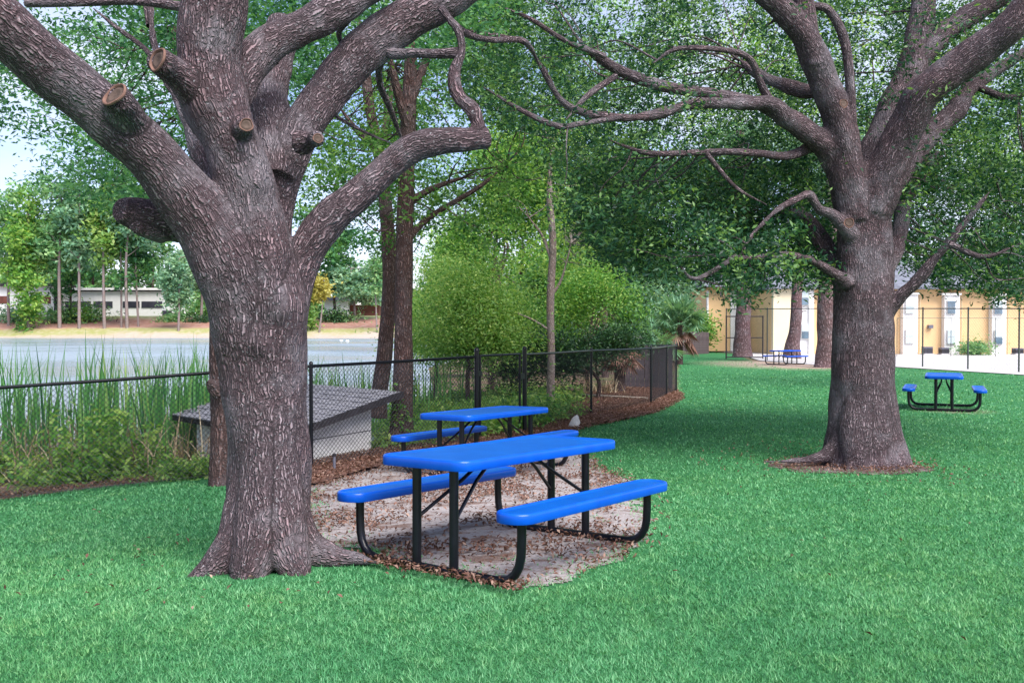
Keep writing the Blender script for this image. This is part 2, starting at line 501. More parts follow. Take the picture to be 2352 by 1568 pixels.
def blue_mat():
    m, t = mat('blue_plastic_coating')
    g = nd(t, 'ShaderNodeTexCoord').outputs['Object']
    n = noise(t, 5, 5, 0.6, g); n2 = noise(t, 40, 4, 0.6, g)
    c = ramp(t, [(0.3, (0.0006, 0.078, 0.37)), (0.7, (0.0008, 0.11, 0.47))], n).outputs[0]
    c = mixc(t, ramp(t, [(0.60, (0, 0, 0)), (0.72, (.4, .4, .4))], n2).outputs[0], c, (0.01, 0.15, 0.50))
    # expanded metal holes show as fine dimples through the coating
    mpn = nd(t, 'ShaderNodeMapping'); mpn.inputs['Scale'].default_value = (1.0, 1.9, 0.0); t.links.new(g, mpn.inputs[0])
    v = nd(t, 'ShaderNodeTexVoronoi', feature='DISTANCE_TO_EDGE'); v.inputs['Scale'].default_value = 38; v.inputs['Randomness'].default_value = 0.0
    t.links.new(mpn.outputs[0], v.inputs['Vector'])
    hgt = ramp(t, [(0.05, (1, 1, 1)), (0.3, (0, 0, 0))], v.outputs['Distance']).outputs[0]
    c = mixc(t, ramp(t, [(0.12, (0, 0, 0)), (0.38, (.42, .42, .42))], v.outputs['Distance']).outputs[0], c, (0.001, 0.05, 0.30))
    finish(t, c, 0.42, hgt, 0.3, 0.006, 0.2)
    return m
M['blue'] = blue_mat()
def blue_rim():
    m, t = mat('blue_rolled_rim')
    g = nd(t, 'ShaderNodeTexCoord').outputs['Object']
    n = noise(t, 6, 5, 0.6, g)
    c = ramp(t, [(0.3, (0.001, 0.072, 0.48)), (0.7, (0.0015, 0.095, 0.57))], n).outputs[0]
    finish(t, c, 0.3, noise(t, 50, 3, 0.6, g), 0.05, 0.003, 0.36)
    return m
M['rim'] = blue_rim()
M['black'] = plain('black_powder_coat', (0.0045, 0.005, 0.009), 0.30, 0.3, 12, 0.35, 0.08)
M['wire'] = plain('black_vinyl_wire', (0.02, 0.022, 0.03), 0.45, 0.2, 5, 0.4, 0.05)
M['block'] = plain('painted_block', (0.80, 0.78, 0.80), 0.85, 0.2, 3.5, 0.2, 0.4)
M['shingle'] = plain('dark_shingle', (0.28, 0.27, 0.305), 0.9, 0.4, 9, 0.2, 0.6)
M['fascia'] = plain('dark_fascia', (0.03, 0.026, 0.032), 0.7, 0.4, 7, 0.3, 0.3)
M['yellow'] = plain('tan_stucco', (0.74, 0.50, 0.27), 0.85, 0.06, 0.7, 0.2, 0.1)
M['cream'] = plain('cream_siding', (0.76, 0.66, 0.47), 0.8, 0.05, 0.7, 0.2, 0.1)
M['white'] = plain('white_paint', (0.78, 0.77, 0.76), 0.7, 0.06, 1.0, 0.3, 0.1)
M['roof'] = plain('grey_roof_shingle', (0.17, 0.18, 0.22), 0.9, 0.3, 2.2, 0.2, 0.5)
M['glass'] = plain('window_glass', (0.10, 0.16, 0.22), 0.08, 0.4, 1.3, 0.8, 0.02)
M['blind'] = plain('window_blind', (0.50, 0.58, 0.62), 0.6, 0.15, 3, 0.3, 0.05)
M['concrete'] = plain('pale_concrete', (0.50, 0.48, 0.48), 0.9, 0.08, 0.5, 0.2, 0.2)
M['grey_metal'] = plain('grey_metal', (0.13, 0.13, 0.17), 0.5, 0.2, 6, 0.5, 0.1)
M['wood'] = plain('weathered_plank', (0.085, 0.066, 0.07), 0.9, 0.4, 6, 0.2, 0.5)
M['wood_dark'] = plain('dark_stained_plank', (0.085, 0.07, 0.085), 0.85, 0.4, 6, 0.2, 0.4)
M['cut'] = plain('cut_wood', (0.095, 0.066, 0.054), 0.9, 0.4, 14, 0.2, 0.6)
M['callus'] = plain('callus_wood', (0.17, 0.096, 0.075), 0.85, 0.35, 18, 0.2, 0.5)
M['green_metal'] = plain('dark_green_post', (0.05, 0.065, 0.06), 0.5, 0.2, 3, 0.4, 0.05)
M['brown_wall'] = plain('brown_panel', (0.17, 0.06, 0.045), 0.7, 0.3, 0.6, 0.3, 0.05)
M['dark_glass'] = plain('dark_glazing', (0.03, 0.03, 0.045), 0.2, 0.3, 0.6, 0.5, 0.02)
M['rock'] = plain('pale_limestone', (0.62, 0.58, 0.56), 0.9, 0.25, 9, 0.2, 0.8)
M['pale_wood'] = plain('bleached_wood', (0.42, 0.36, 0.30), 0.9, 0.3, 12, 0.2, 0.5)

# ------------------------------------------------------------------ zones on the ground
LAWN = poly_world([(-900, 1300), (-420, 1226), (0, 1147), (250, 1116), (530, 1087), (640, 1092), (720, 1122), (900, 1072), (1180, 1035), (1345, 980), (1440, 963), (1510, 946), (1567, 915), (1557, 893),
                   (1556, 840), (1556, 812), (1600, 806), (1690, 812), (1740, 834), (1800, 845), (1900, 846), (2050, 843), (2352, 863), (2700, 884), (3600, 930), (3600, 1720), (-900, 1720)])
SAND = poly_world([(700, 1262), (660, 1180), (690, 1100), (790, 1080), (880, 1060), (905, 1036), (1000, 1038), (1140, 1028), (1290, 1020), (1345, 1040), (1400, 1080), (1450, 1100), (1482, 1150), (1500, 1235), (1490, 1262), (1430, 1288), (1320, 1330), (1200, 1362), (1080, 1338), (960, 1304), (840, 1276), (780, 1268)])
MULCH = poly_world([(560, 1070), (640, 1096), (715, 1122), (790, 1100), (880, 1076), (905, 1048), (1130, 1034), (1270, 1022), (1352, 982), (1440, 965), (1510, 948), (1566, 918), (1553, 898), (1531, 906), (1495, 924), (1358, 948), (1205, 985), (1000, 1010), (880, 1028), (715, 1058)])
SLOPE = poly_world([(1270, 978), (1352, 950), (1495, 920), (1540, 900), (1490, 866), (1440, 872), (1370, 900), (1300, 940)])
OAK2 = np.array([4.47, 11.6])
OAK1 = np.array([-1.62, 6.2])

def sand_mask(x, y):
    return poly_sd(x, y, SAND) + 0.20 * vnoise(x * 2.6, y * 2.6, 3) - 0.03
def mulch_mask(x, y):
    return np.maximum(poly_sd(x, y, MULCH), poly_sd(x, y, SLOPE)) + 0.12 * vnoise(x * 2.5, y * 2.5, 5)
def ring_mask(x, y):
    return (1 - np.sqrt(((x - 4.18) / 1.0) ** 2 + ((y - 11.3) / 0.7) ** 2)) * 0.9 + 0.16 * vnoise(x * 3, y * 3, 8)
def root_mask(x, y):
    return 0.62 - np.hypot(x - OAK1[0], y - OAK1[1] + 0.1) + 0.12 * vnoise(x * 4, y * 4, 9)
def lawn_mask(x, y):
    return poly_sd(x, y, LAWN) + 0.05 * vnoise(x * 4, y * 4, 2)

# ------------------------------------------------------------------ ground, pond, far bank
def grid(xs, ys, zf, keep=None):
    X, Y = np.meshgrid(xs, ys)
    Z = zf(X, Y)
    v = np.stack([X.ravel(), Y.ravel(), Z.ravel()], 1)
    nx, ny = len(xs), len(ys)
    i = np.arange(nx - 1)[None, :] + nx * np.arange(ny - 1)[:, None]
    f = np.stack([i, i + 1, i + nx + 1, i + nx], -1).reshape(-1, 4)
    if keep is not None:
        k = keep(X, Y).ravel()
        f = f[k[f].all(1)]
        u, inv = np.unique(f, return_inverse=True)
        v = v[u]; f = inv.reshape(-1, 4)
    return v, f

a = np.linspace(-1, 1, 420)
xs = 2.2 + 20 * (np.sinh(a * 3.6) / np.sinh(3.6)) * 5 + a * 14
b_ = np.linspace(0, 1, 460)
ys = -6 + 34 * b_ + 152 * b_ ** 5
gv, gf = grid(xs, ys, terrain_z)
lm = lawn_mask(gv[:, 0], gv[:, 1])
near = gv[:, 1] < 4.2
zone = np.where(near | (gv[:, 0] > 14) & (gv[:, 1] < 40), 0, smooth(0.5 - lm / 0.12))
bd = bank_dist(gv[:, 0], gv[:, 1])
worn = smooth((1.0 - np.hypot((gv[:, 0] - 14.2) / 5.2, (gv[:, 1] - 48) / 9.5)) * 1.2)
worn = np.maximum(worn, 0.6 * smooth((1 - np.hypot((gv[:, 0] - 9.4) / 1.0, (gv[:, 1] - 19.4) / 1.0)) * 1.2))
tag(mesh_np('ground', gv, gf, M['ground'], smooth_=True, attrs={'zone': zone, 'worn': worn}), kind='structure')

sv, sf = grid(np.arange(-3.2, 2.4, 0.03), np.arange(4.2, 13.5, 0.03), lambda x, y: terrain_z(x, y) + 0.004 + np.clip(sand_mask(x, y) / .15, 0, 1) * (0.007 + 0.010 * vnoise(x * 3, y * 3, 4)), lambda x, y: sand_mask(x, y) > 0)
tag(mesh_np('sand_patch', sv, sf, M['sand'], smooth_=True), kind='structure')
mv, mf = grid(np.arange(-4.2, 5.6, 0.05), np.arange(8.0, 30.0, 0.05), lambda x, y: terrain_z(x, y) + 0.026 + 0.03 * (vnoise(x * 3, y * 3, 6) + 0.4), lambda x, y: mulch_mask(x, y) > 0)
tag(mesh_np('mulch_strip', mv, mf, M['mulch'], smooth_=True), kind='structure')
rv, rf = grid(np.arange(2.6, 6.2, 0.035), np.arange(9.4, 13.2, 0.035), lambda x, y: terrain_z(x, y) + 0.005, lambda x, y: ring_mask(x, y) > 0)
tag(mesh_np('bare_soil_ring', rv, rf, M['soil'], smooth_=True), kind='structure')

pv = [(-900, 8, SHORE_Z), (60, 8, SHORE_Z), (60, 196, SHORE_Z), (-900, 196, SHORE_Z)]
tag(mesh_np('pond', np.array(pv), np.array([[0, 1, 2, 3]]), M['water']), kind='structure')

def far_z(x, y):
    e = np.clip(y - (185 + 3 * vnoise(x * 0.03, y * 0, 11)), -12, 1e9)
    return np.where(e < 0, SHORE_Z + e * 0.1, SHORE_Z + 2.0 * smooth(e / 8) + 2.9 * smooth((e - 5) / 28) + 0.1 * vnoise(x * 0.2, y * 0.2, 12))
ty = np.concatenate([np.linspace(174, 232, 90), np.linspace(236, 1800, 40)])
fv, ff = grid(np.linspace(-420, 420, 300), ty, far_z)
tag(mesh_np('far_bank', fv, ff, M['far_bank'], smooth_=True), kind='structure')

# concrete lot in front of the apartments
def lot_edge(pts):
    return [ground_hit(u, v) for u, v in pts]
le = lot_edge([(1556, 812), (1600, 805), (1690, 811), (1745, 829), (1900, 841), (2050, 843), (2352, 862), (2700, 884)])
lv = []; lf = []
for i, p in enumerate(le):
    far = np.array([p[0] * 84.0 / p[1] + (4 if i > 5 else 0), 84.0, 0]) if p[1] < 80 else p + np.array([0, 6, 0])
    for k in range(9):
        q = p + (far - p) * k / 8
        lv.append((q[0], q[1], float(lawn_z(q[0], q[1])) + 0.03))
n = 9
for i in range(len(le) - 1):
    for k in range(8):
        lf.append((i * n + k, (i + 1) * n + k, (i + 1) * n + k + 1, i * n + k + 1))
tag(mesh_np('parking_lot', np.array(lv), lf, M['concrete']), kind='structure')

# ------------------------------------------------------------------ leaves
def unit(v):
    return v / (np.linalg.norm(v, axis=-1, keepdims=True) + 1e-9)

def leaf_mesh(centers, length, width, up=0.5, droop=0.25, tint=None, fold=0.12):
    """one folded lozenge per leaf: 4 points, one quad each side of the midrib kept as one quad"""
    n = len(centers)
    d = unit(rng.normal(size=(n, 3)) * [1, 1, 0.6] - [0, 0, droop])
    nr = rng.normal(size=(n, 3)) + [0, 0, up * 2]
    w = unit(np.cross(d, nr)); nn = unit(np.cross(w, d))
    L = (length * rng.uniform(0.65, 1.25, n))[:, None]; W = (width * rng.uniform(0.7, 1.2, n))[:, None]
    c = np.asarray(centers)
    v = np.stack([c - d * L * .5, c + w * W * .5 + nn * W * fold, c + d * L * .5 - nn * L * .1, c - w * W * .5 + nn * W * fold], 1).reshape(-1, 3)
    f = np.arange(n * 4).reshape(-1, 4)
    t = np.repeat(np.clip(tint if tint is not None else rng.uniform(0, 1, n), 0, 1), 4)
    return v, f, t

def sprays(cc, per, spread, flat=0.6, tint_c=None, tvar=0.22):
    """leaf positions gathered in sprays round the cluster centres"""
    n = len(cc)
    ax = unit(rng.normal(size=(n, 3)) * [1, 1, .35])
    off = rng.normal(size=(n, per, 3)) * spread * [0.6, 0.6, 0.6 * flat] + ax[:, None, :] * rng.normal(size=(n, per, 1)) * spread
    pos = (np.asarray(cc)[:, None, :] + off).reshape(-1, 3)
    tc_ = tint_c if tint_c is not None else np.clip(rng.normal(0.42, 0.2, n), 0, 1)
    t = np.repeat(tc_, per) + rng.normal(0, tvar, n * per)
    return pos, t

def blob_points(blobs, n):
    """n points in a list of ellipsoids (centre, radii), denser towards their skins"""
    vol = np.array([r[0] * r[1] * r[2] for c, r in blobs]) ** 0.8
    k = rng.choice(len(blobs), n, p=vol / vol.sum())
    C = np.array([b[0] for b in blobs])[k]; Rr = np.array([b[1] for b in blobs])[k]
    d = unit(rng.normal(size=(n, 3)))
    return C + d * Rr * (rng.uniform(0.25, 1.0, n) ** 0.5)[:, None]

# ------------------------------------------------------------------ trunks
def catmull(pts, seg=6):
    pts = np.asarray(pts, float)
    if len(pts) < 3:
        t = np.linspace(0, 1, seg + 1)[:, None]
        return pts[0] + (pts[-1] - pts[0]) * t
    out = []
    q = np.vstack([2 * pts[0] - pts[1], pts, 2 * pts[-1] - pts[-2]])
    for i in range(1, len(q) - 2):
        p0, p1, p2, p3 = q[i - 1], q[i], q[i + 1], q[i + 2]
        for s in range(seg):
            t = s / seg
            out.append(0.5 * (2 * p1 + (p2 - p0) * t + (2 * p0 - 5 * p1 + 4 * p2 - p3) * t * t + (3 * p1 - p0 - 3 * p2 + p3) * t ** 3))
    out.append(q[-2])
    return np.array(out)

def frames(pts):
    T = np.gradient(pts, axis=0); T = unit(T)
    N = np.zeros_like(T)
    a = np.array([1.0, 0, 0]) if abs(T[0][0]) < 0.9 else np.array([0, 1.0, 0])
    v = np.cross(T[0], a)
    for i in range(len(T)):
        v = v - T[i] * np.dot(v, T[i]); v /= np.linalg.norm(v) + 1e-9
        N[i] = v
    return T, N, np.cross(T, N)

def tube_np(pts, rad, n=8, s0=0.0, wob=0.0):
    T, N, B = frames(pts)
    s = s0 + np.concatenate([[0], np.cumsum(np.linalg.norm(np.diff(pts, axis=0), axis=1))])
    th = np.linspace(0, 2 * np.pi, n, endpoint=False)
    r = np.asarray(rad)[:, None] * (1 + wob * np.sin(th * 3 + s[:, None] * 5) + wob * np.sin(th * 2 - s[:, None] * 3.3 + 1))
    v = pts[:, None, :] + (np.cos(th) * r)[..., None] * N[:, None, :] + (np.sin(th) * r)[..., None] * B[:, None, :]
    bc = np.stack([np.cos(th)[None, :] * r, np.sin(th)[None, :] * r, np.repeat(s[:, None], n, 1)], -1)
    m = len(pts)
    i = np.arange(m - 1)[:, None] * n; k = np.arange(n)[None, :]; k2 = (k + 1) % n
    f = np.stack([i + k, i + k2, i + n + k2, i + n + k], -1).reshape(-1, 4)
    v = np.vstack([v.reshape(-1, 3), pts[:1], pts[-1:]]); bc = np.vstack([bc.reshape(-1, 3), [[0, 0, s[0]]], [[0, 0, s[-1]]]])
    c0 = m * n; c1 = c0 + 1; kk = np.arange(n); k2 = (kk + 1) % n
    cap = np.concatenate([np.stack([np.full(n, c0), k2, kk, kk], 1), np.stack([np.full(n, c1), (m - 1) * n + kk, (m - 1) * n + k2, (m - 1) * n + k2], 1)])
    return v, f, cap, bc

def merge(parts):
    V = []; Fq = []; A = []; n = 0
    for v, f, a in parts:
        V.append(v); Fq.append(f + n); A.append(a); n += len(v)
    return np.vstack(V), np.vstack(Fq), np.vstack(A)

def limb(px, d0, d1, seg=6, pw=1.0):
    """px: (u, v, radius_px) in image pixels; d0..d1 assumed distance from the viewer along the limb"""
    n = len(px)
    q = []
    for i, (u, v, r) in enumerate(px):
        d = d0 + (d1 - d0) * (i / max(n - 1, 1)) ** pw
        if i == n - 1 and r <= 8: r = 1.3
        q.append(np.append(P(u, v, d), r * d / 2100.0))
    c = catmull(np.array(q), seg)
    return c[:, :3], np.maximum(c[:, 3], 0.004)

def grow_trunk(name, big, thin, material, parent, off, voxel=0.018, lumps=()):
    """big limbs are fused into one skin by a voxel remesh, thin ones are added as plain tubes"""
    V = []; Fs = []; n = 0
    for pts, rad in big:
        v, f, cap, _ = tube_np(pts, rad, 20, wob=0.025)
        V.append(v); Fs += [tuple(q) for q in (f + n)]
        Fs += [tuple(dict.fromkeys(q)) for q in (cap + n).tolist()]
        n += len(v)
    me = bpy.data.meshes.new('tmp'); me.from_pydata(np.vstack(V).tolist(), [], Fs)
    o = bpy.data.objects.new('tmp', me); COL.objects.link(o)
    md = o.modifiers.new('r', 'REMESH'); md.mode = 'VOXEL'; md.voxel_size = voxel; md.adaptivity = 0
    sm = o.modifiers.new('s', 'SMOOTH'); sm.factor = 0.5; sm.iterations = 9
    dg = bpy.context.evaluated_depsgraph_get()
    ev = bpy.data.meshes.new_from_object(o.evaluated_get(dg))
    bpy.data.objects.remove(o); bpy.data.meshes.remove(me)
    v = np.empty(len(ev.vertices) * 3, np.float32); ev.vertices.foreach_get('co', v); v = v.reshape(-1, 3).astype(float)
    li = np.empty(len(ev.loops), np.int32); ev.loops.foreach_get('vertex_index', li)
    f = li.reshape(-1, 4)
    nrm = np.empty(len(ev.vertices) * 3, np.float32); ev.vertices.foreach_get('normal', nrm); nrm = nrm.reshape(-1, 3).astype(float)
    bpy.data.meshes.remove(ev)
    # bark coordinates: position in the frame of the nearest limb
    best = np.full(len(v), 1e9); bark = np.zeros((len(v), 3))
    for li_, (pts, rad) in enumerate(big):
        T, N, B = frames(pts)
        s = np.concatenate([[0], np.cumsum(np.linalg.norm(np.diff(pts, axis=0), axis=1))]) + li_ * 1.7
        for i in range(len(pts) - 1):
            e = pts[i + 1] - pts[i]; L2 = e @ e
            t = np.clip((v - pts[i]) @ e / (L2 + 1e-12), 0, 1)
            c = pts[i] + t[:, None] * e
            dv = v - c
            dist = np.linalg.norm(dv, axis=1) - (rad[i] * (1 - t) + rad[i + 1] * t)
            m = dist < best
            best[m] = dist[m]
            Ni = N[i] * (1 - t[m])[:, None] + N[i + 1] * t[m][:, None]; Bi = B[i] * (1 - t[m])[:, None] + B[i + 1] * t[m][:, None]
            bark[m] = np.stack([(dv[m] * Ni).sum(1), (dv[m] * Bi).sum(1), s[i] + (s[i + 1] - s[i]) * t[m]], 1)
    # swellings and uneven girth
    amp = sum(np.sin(v @ np.array(k) + ph) for k, ph in (((9, 4, 5), 0.3), ((-6, 11, 7), 1.9), ((13, -8, 4), 4.0), ((3, 7, -12), 2.2))) * 0.0045
    amp = amp + sum(np.sin(v @ np.array(k) + ph) for k, ph in (((23, 14, 9), 1.3), ((-19, 27, 11), 0.4), ((31, -12, 8), 3.3))) * 0.002
    for c, r, h in lumps:
        dd = np.linalg.norm(v - np.asarray(c), axis=1)
        amp = amp + h * np.exp(-(dd / r) ** 2)
    v = v + nrm * amp[:, None]
    parts = [(v, f, bark)]
    for k, (pts, rad) in enumerate(thin):
        tv, tf, cap, bc = tube_np(pts, rad, 7, s0=k * 0.9, wob=0.04)
        parts.append((tv, tf, bc))
    V, Fq, A = merge(parts)
    return mesh_np(name, V, Fq, material, parent, True, vec={'bark': A}, off=off)

def simple_trunk(name, tubes, material, parent, off, n=9):
    parts = []
    for k, (pts, rad) in enumerate(tubes):
        tv, tf, cap, bc = tube_np(pts, rad, n, s0=k * 1.3, wob=0.03)
        parts.append((tv, tf, bc))
    V, Fq, A = merge(parts)
    return mesh_np(name, V, Fq, material, parent, True, vec={'bark': A}, off=off)

def twig(a, b, r, sag=0.15, seg=5):
    a = np.asarray(a); b = np.asarray(b)
    m1 = a + (b - a) * .35 + rng.normal(size=3) * sag * np.linalg.norm(b - a) * .4
    m2 = a + (b - a) * .7 + rng.normal(size=3) * sag * np.linalg.norm(b - a) * .4
    pts = catmull([a, m1, m2, b], seg)
    return pts, np.linspace(r, r * 0.25, len(pts))

def scar(parent, u, v, d, r_px, axis, rx=1.0, ry=1.0):
    """old pruning cut: sunken end grain inside a swollen callus ring"""
    c = P(u, v, d); r = r_px * d / 2100.0
    ax = unit(np.asarray(axis, float))
    a = np.array([0, 0, 1.0]) if abs(ax[2]) < .9 else np.array([1.0, 0, 0])
    N = unit(np.cross(ax, a)); B = np.cross(ax, N)
    n = 28; m = MB(); prof = [(1.02, -0.12), (1.06, -0.02), (1.03, 0.06), (0.95, 0.09), (0.87, 0.03), (0.82, -0.10)]
    vs = []; th = np.linspace(0, 2 * np.pi, n, endpoint=False); wv = 1 + 0.05 * np.sin(th * 3 + u) + 0.03 * np.sin(th * 5)
    for pr, ph in prof:
        for k in range(n):
            vs.append(c + r * (pr * wv[k] * rx * math.cos(th[k]) * N + pr * wv[k] * ry * math.sin(th[k]) * B) + ax * r * ph)
    fs = [(i * n + k, i * n + (k + 1) % n, (i + 1) * n + (k + 1) % n, (i + 1) * n + k) for i in range(len(prof) - 1) for k in range(n)]
    o = m.add(vs, fs).build('callus_ring', M['callus'], parent, True, off=parent.location)
    m2 = MB(); vs = []
    for q, hh in ((0.88, -0.1), (0.55, -0.05 + 0.05), (0.2, -0.09), (0.01, -0.1)):
        for k in range(n):
            vs.append(c + r * (q * wv[k] * rx * math.cos(th[k]) * N + q * wv[k] * ry * math.sin(th[k]) * B) + ax * r * (hh - 0.02))
    fs = [(i * n + k, i * n + (k + 1) % n, (i + 1) * n + (k + 1) % n, (i + 1) * n + k) for i in range(3) for k in range(n)]
    m2.add(vs, fs).build('cut_face', M['cut'], o)
    o.children[0].data.transform(__import__('mathutils').Matrix.Translation(-parent.location))

# ------------------------------------------------------------------ big oak on the left
d = 6.2
z0 = float(terrain_z(*OAK1))
oak1 = thing('oak_tree', 'large oak at left beside the picnic tables, thick forking limbs with round pruning scars', 'tree', (OAK1[0], OAK1[1], z0))
trunk1 = limb([(592, 1372, 146), (597, 1335, 130), (605, 1290, 113), (614, 1220, 99), (619, 1130, 92), (615, 1020, 92), (611, 900, 93), (610, 780, 98), (604, 680, 101), (592, 590, 84), (586, 510, 66)], d, d)
LA = limb([(590, 1050, 56), (576, 880, 66), (562, 740, 76), (532, 620, 82), (478, 520, 74), (405, 420, 66), (325, 330, 61), (225, 245, 60), (120, 160, 62), (25, 75, 64), (-90, -25, 62)], 6.2, 4.9, 6, 1.6)
LB = limb([(612, 900, 66), (604, 740, 72), (594, 620, 74), (580, 520, 72), (562, 420, 66), (530, 320, 68), (496, 240, 76), (480, 150, 70), (484, 50, 73), (500, -80, 72)], 6.15, 5.9)
LC = limb([(630, 860, 50), (624, 720, 56), (614, 590, 56), (620, 490, 53), (641, 405, 51), (674, 330, 50), (710, 266, 48), (757, 205, 47), (832, 122, 49), (920, 55, 47), (1010, 0, 46), (1120, -70, 42)], 6.25, 7.0)
LD = limb([(520, 260, 46), (555, 170, 44), (620, 100, 42), (710, 55, 39), (805, 2, 37), (900, -60, 34)], 6.1, 6.7)
LE = limb([(656, 980, 38), (658, 820, 43), (664, 700, 46), (692, 604, 43), (750, 514, 41), (820, 450, 37), (888, 385, 33), (942, 342, 34), (1000, 325, 31), (1065, 321, 28), (1100, 319, 26), (1119, 317, 24)], 6.2, 6.5)
LF = limb([(632, 420, 46), (630, 300, 46), (616, 220, 44), (628, 150, 42), (650, 60, 38)], 6.4, 7.4)
LG = limb([(540, 470, 50), (470, 330, 34), (425, 250, 20), (385, 170, 14), (352, 90, 11), (342, -20, 10)], 6.4, 7.6)
ST1 = limb([(410, 500, 60), (350, 500, 44), (300, 488, 36), (275, 480, 27)], 6.05, 5.85)
ST1b = limb([(370, 520, 40), (330, 522, 25), (312, 520, 14)], 6.0, 5.85)
ST2 = limb([(350, 360, 55), (308, 295, 46), (285, 255, 40), (266, 222, 34)], 5.75, 5.2)
ST3 = limb([(510, 260, 56), (450, 210, 46), (400, 168, 36), (364, 140, 30)], 6.1, 5.5)
ST4 = limb([(575, 360, 34), (560, 300, 26), (563, 290, 20)], 6.1, 5.72)
ST5 = limb([(690, 330, 30), (718, 320, 18), (728, 318, 14)], 6.25, 6.05)
roots1 = [limb([(606, 860, 40), (598, 1020, 50), (586, 1150, 60), (556, 1235, 58), (502, 1292, 42), (450, 1328, 24), (405, 1352, 9)], 6.2, 5.75),
          limb([(640, 900, 36), (644, 1060, 46), (656, 1180, 56), (704, 1258, 40), (760, 1278, 28), (820, 1284, 17), (880, 1292, 7)], 6.2, 5.95),
          limb([(612, 840, 40), (606, 1040, 50), (596, 1210, 58), (570, 1318, 46), (540, 1372, 16)], 6.15, 5.65),
          limb([(630, 860, 40), (636, 1060, 48), (650, 1210, 54), (680, 1312, 38), (704, 1356, 12)], 6.15, 5.7)]
E2 = limb([(1098, 322, 17), (1098, 290, 16), (1084, 252, 17), (1058, 228, 16), (1044, 195, 15), (1046, 160, 14), (1062, 120, 13), (1054, 75, 12), (1030, 40, 12), (1010, 15, 12)], 6.45, 6.7)
E3 = limb([(1056, 122, 13), (1000, 124, 11), (950, 122, 11), (905, 124, 14), (880, 110, 14)], 6.65, 6.8)
big1 = [trunk1, LA, LB, LC, LD, LE, LF, LG, ST1, ST1b, ST2, ST3, ST4, ST5, E2] + roots1
thin1 = [E3,
         limb([(430, 215, 12), (380, 170, 7), (330, 110, 6), (270, 65, 5), (215, 20, 4)], 7.2, 8.0),
         limb([(60, 8, 9), (200, 6, 9), (310, 4, 9), (420, 16, 12), (470, 30, 14)], 7.4, 7.0),
         limb([(590, 190, 12), (560, 182, 10), (600, 158, 8), (640, 146, 6)], 6.6, 6.5),
         limb([(345, 60, 10), (335, 10, 8), (310, -30, 7)], 7.5, 7.6),
         limb([(890, 90, 10), (870, 180, 8), (900, 260, 7), (930, 340, 6)], 7.0, 8.6),
         limb([(1035, 50, 9), (1075, 80, 8), (1130, 92, 7), (1205, 96, 7), (1240, 150, 6)], 6.8, 9.0),
         limb([(780, 230, 8), (765, 260, 5), (830, 300, 4), (900, 330, 3)], 6.8, 7.5),
         limb([(800, 40, 10), (780, 90, 6), (850, 180, 4)], 6.6, 7.4)]
lum = [(P(596, 790, 5.95), 0.085, 0.05), (P(625, 690, 5.95), 0.10, 0.035), (P(640, 720, 5.95), 0.06, 0.02), (P(585, 420, 5.9), 0.07, 0.03), (P(540, 330, 5.8), 0.09, 0.03)]
grow_trunk('trunk', big1, thin1, M['bark'], oak1, oak1.location, 0.0165, lum)
cv = Vector((0, 0, EYE))
scar(oak1, 263, 217, 5.16, 31, (-0.36, -0.74, 0.50), 1.0, 1.0)
scar(oak1, 361, 137, 5.46, 27, (-0.55, -0.78, 0.22), 1.0, 1.0)
scar(oak1, 566, 287, 5.68, 15, (0.25, -1, 0.1))
scar(oak1, 730, 318, 6.03, 11, (0.5, -1, 0.1))

# ------------------------------------------------------------------ big oak on the right
z0 = float(terrain_z(*OAK2))
oak2 = thing('oak_tree', 'large oak at right in a ring of bare soil, limbs fanning up and out', 'tree', (OAK2[0], OAK2[1], z0))
d = 11.6
trunk2 = limb([(1984, 1075, 112), (1985, 1050, 98), (1985, 1020, 87), (1984, 970, 77), (1982, 900, 73), (1981, 800, 69), (1983, 700, 65), (1985, 600, 61), (1986, 520, 60), (1988, 440, 60), (1986, 380, 50)], d, d)
A2 = limb([(1965, 500, 44), (1945, 400, 40), (1932, 300, 36), (1905, 220, 36), (1872, 140, 34), (1845, 80, 30), (1800, 25, 28), (1735, -40, 26)], 11.5, 10.7)
A2b = limb([(1875, 150, 28), (1858, 90, 24), (1850, 40, 23), (1846, -40, 22)], 11.0, 10.9)
B2 = limb([(1985, 480, 48), (2010, 380, 42), (2045, 270, 39), (2085, 190, 37), (2108, 110, 33), (2118, 40, 29), (2124, -50, 27)], 11.7, 12.6)
B2b = limb([(2100, 150, 28), (2150, 90, 26), (2210, 45, 25), (2300, -10, 24)], 12.2, 12.4)
C2 = limb([(2000, 480, 50), (2045, 370, 44), (2085, 285, 40), (2120, 215, 40), (2195, 155, 40), (2270, 105, 38), (2330, 50, 36), (2400, -40, 32)], 11.5, 10.3)
D2 = limb([(2030, 450, 30), (2085, 370, 27), (2140, 305, 25), (2195, 255, 24), (2225, 205, 18), (2290, 160, 14), (2370, 110, 11)], 11.8, 13.0)
E2_ = limb([(1960, 440, 36), (1925, 385, 30), (1890, 330, 28), (1845, 295, 26), (1800, 270, 24), (1770, 238, 20), (1700, 240, 14), (1600, 238, 12), (1500, 264, 11), (1420, 270, 10), (1335, 258, 10), (1285, 225, 9), (1240, 150, 8), (1195, 95, 7), (1090, 75, 6), (1010, 40, 5)], 11.6, 9.2)
F2 = limb([(1920, 240, 18), (1890, 215, 17), (1840, 208, 16), (1780, 188, 15), (1725, 160, 12), (1690, 130, 8)], 11.3, 11.8)
G2 = limb([(1960, 540, 22), (1915, 495, 13), (1880, 480, 12), (1858, 448, 12), (1830, 457, 9), (1785, 482, 7), (1745, 520, 6), (1715, 560, 4), (1700, 610, 2)], 11.4, 10.6)
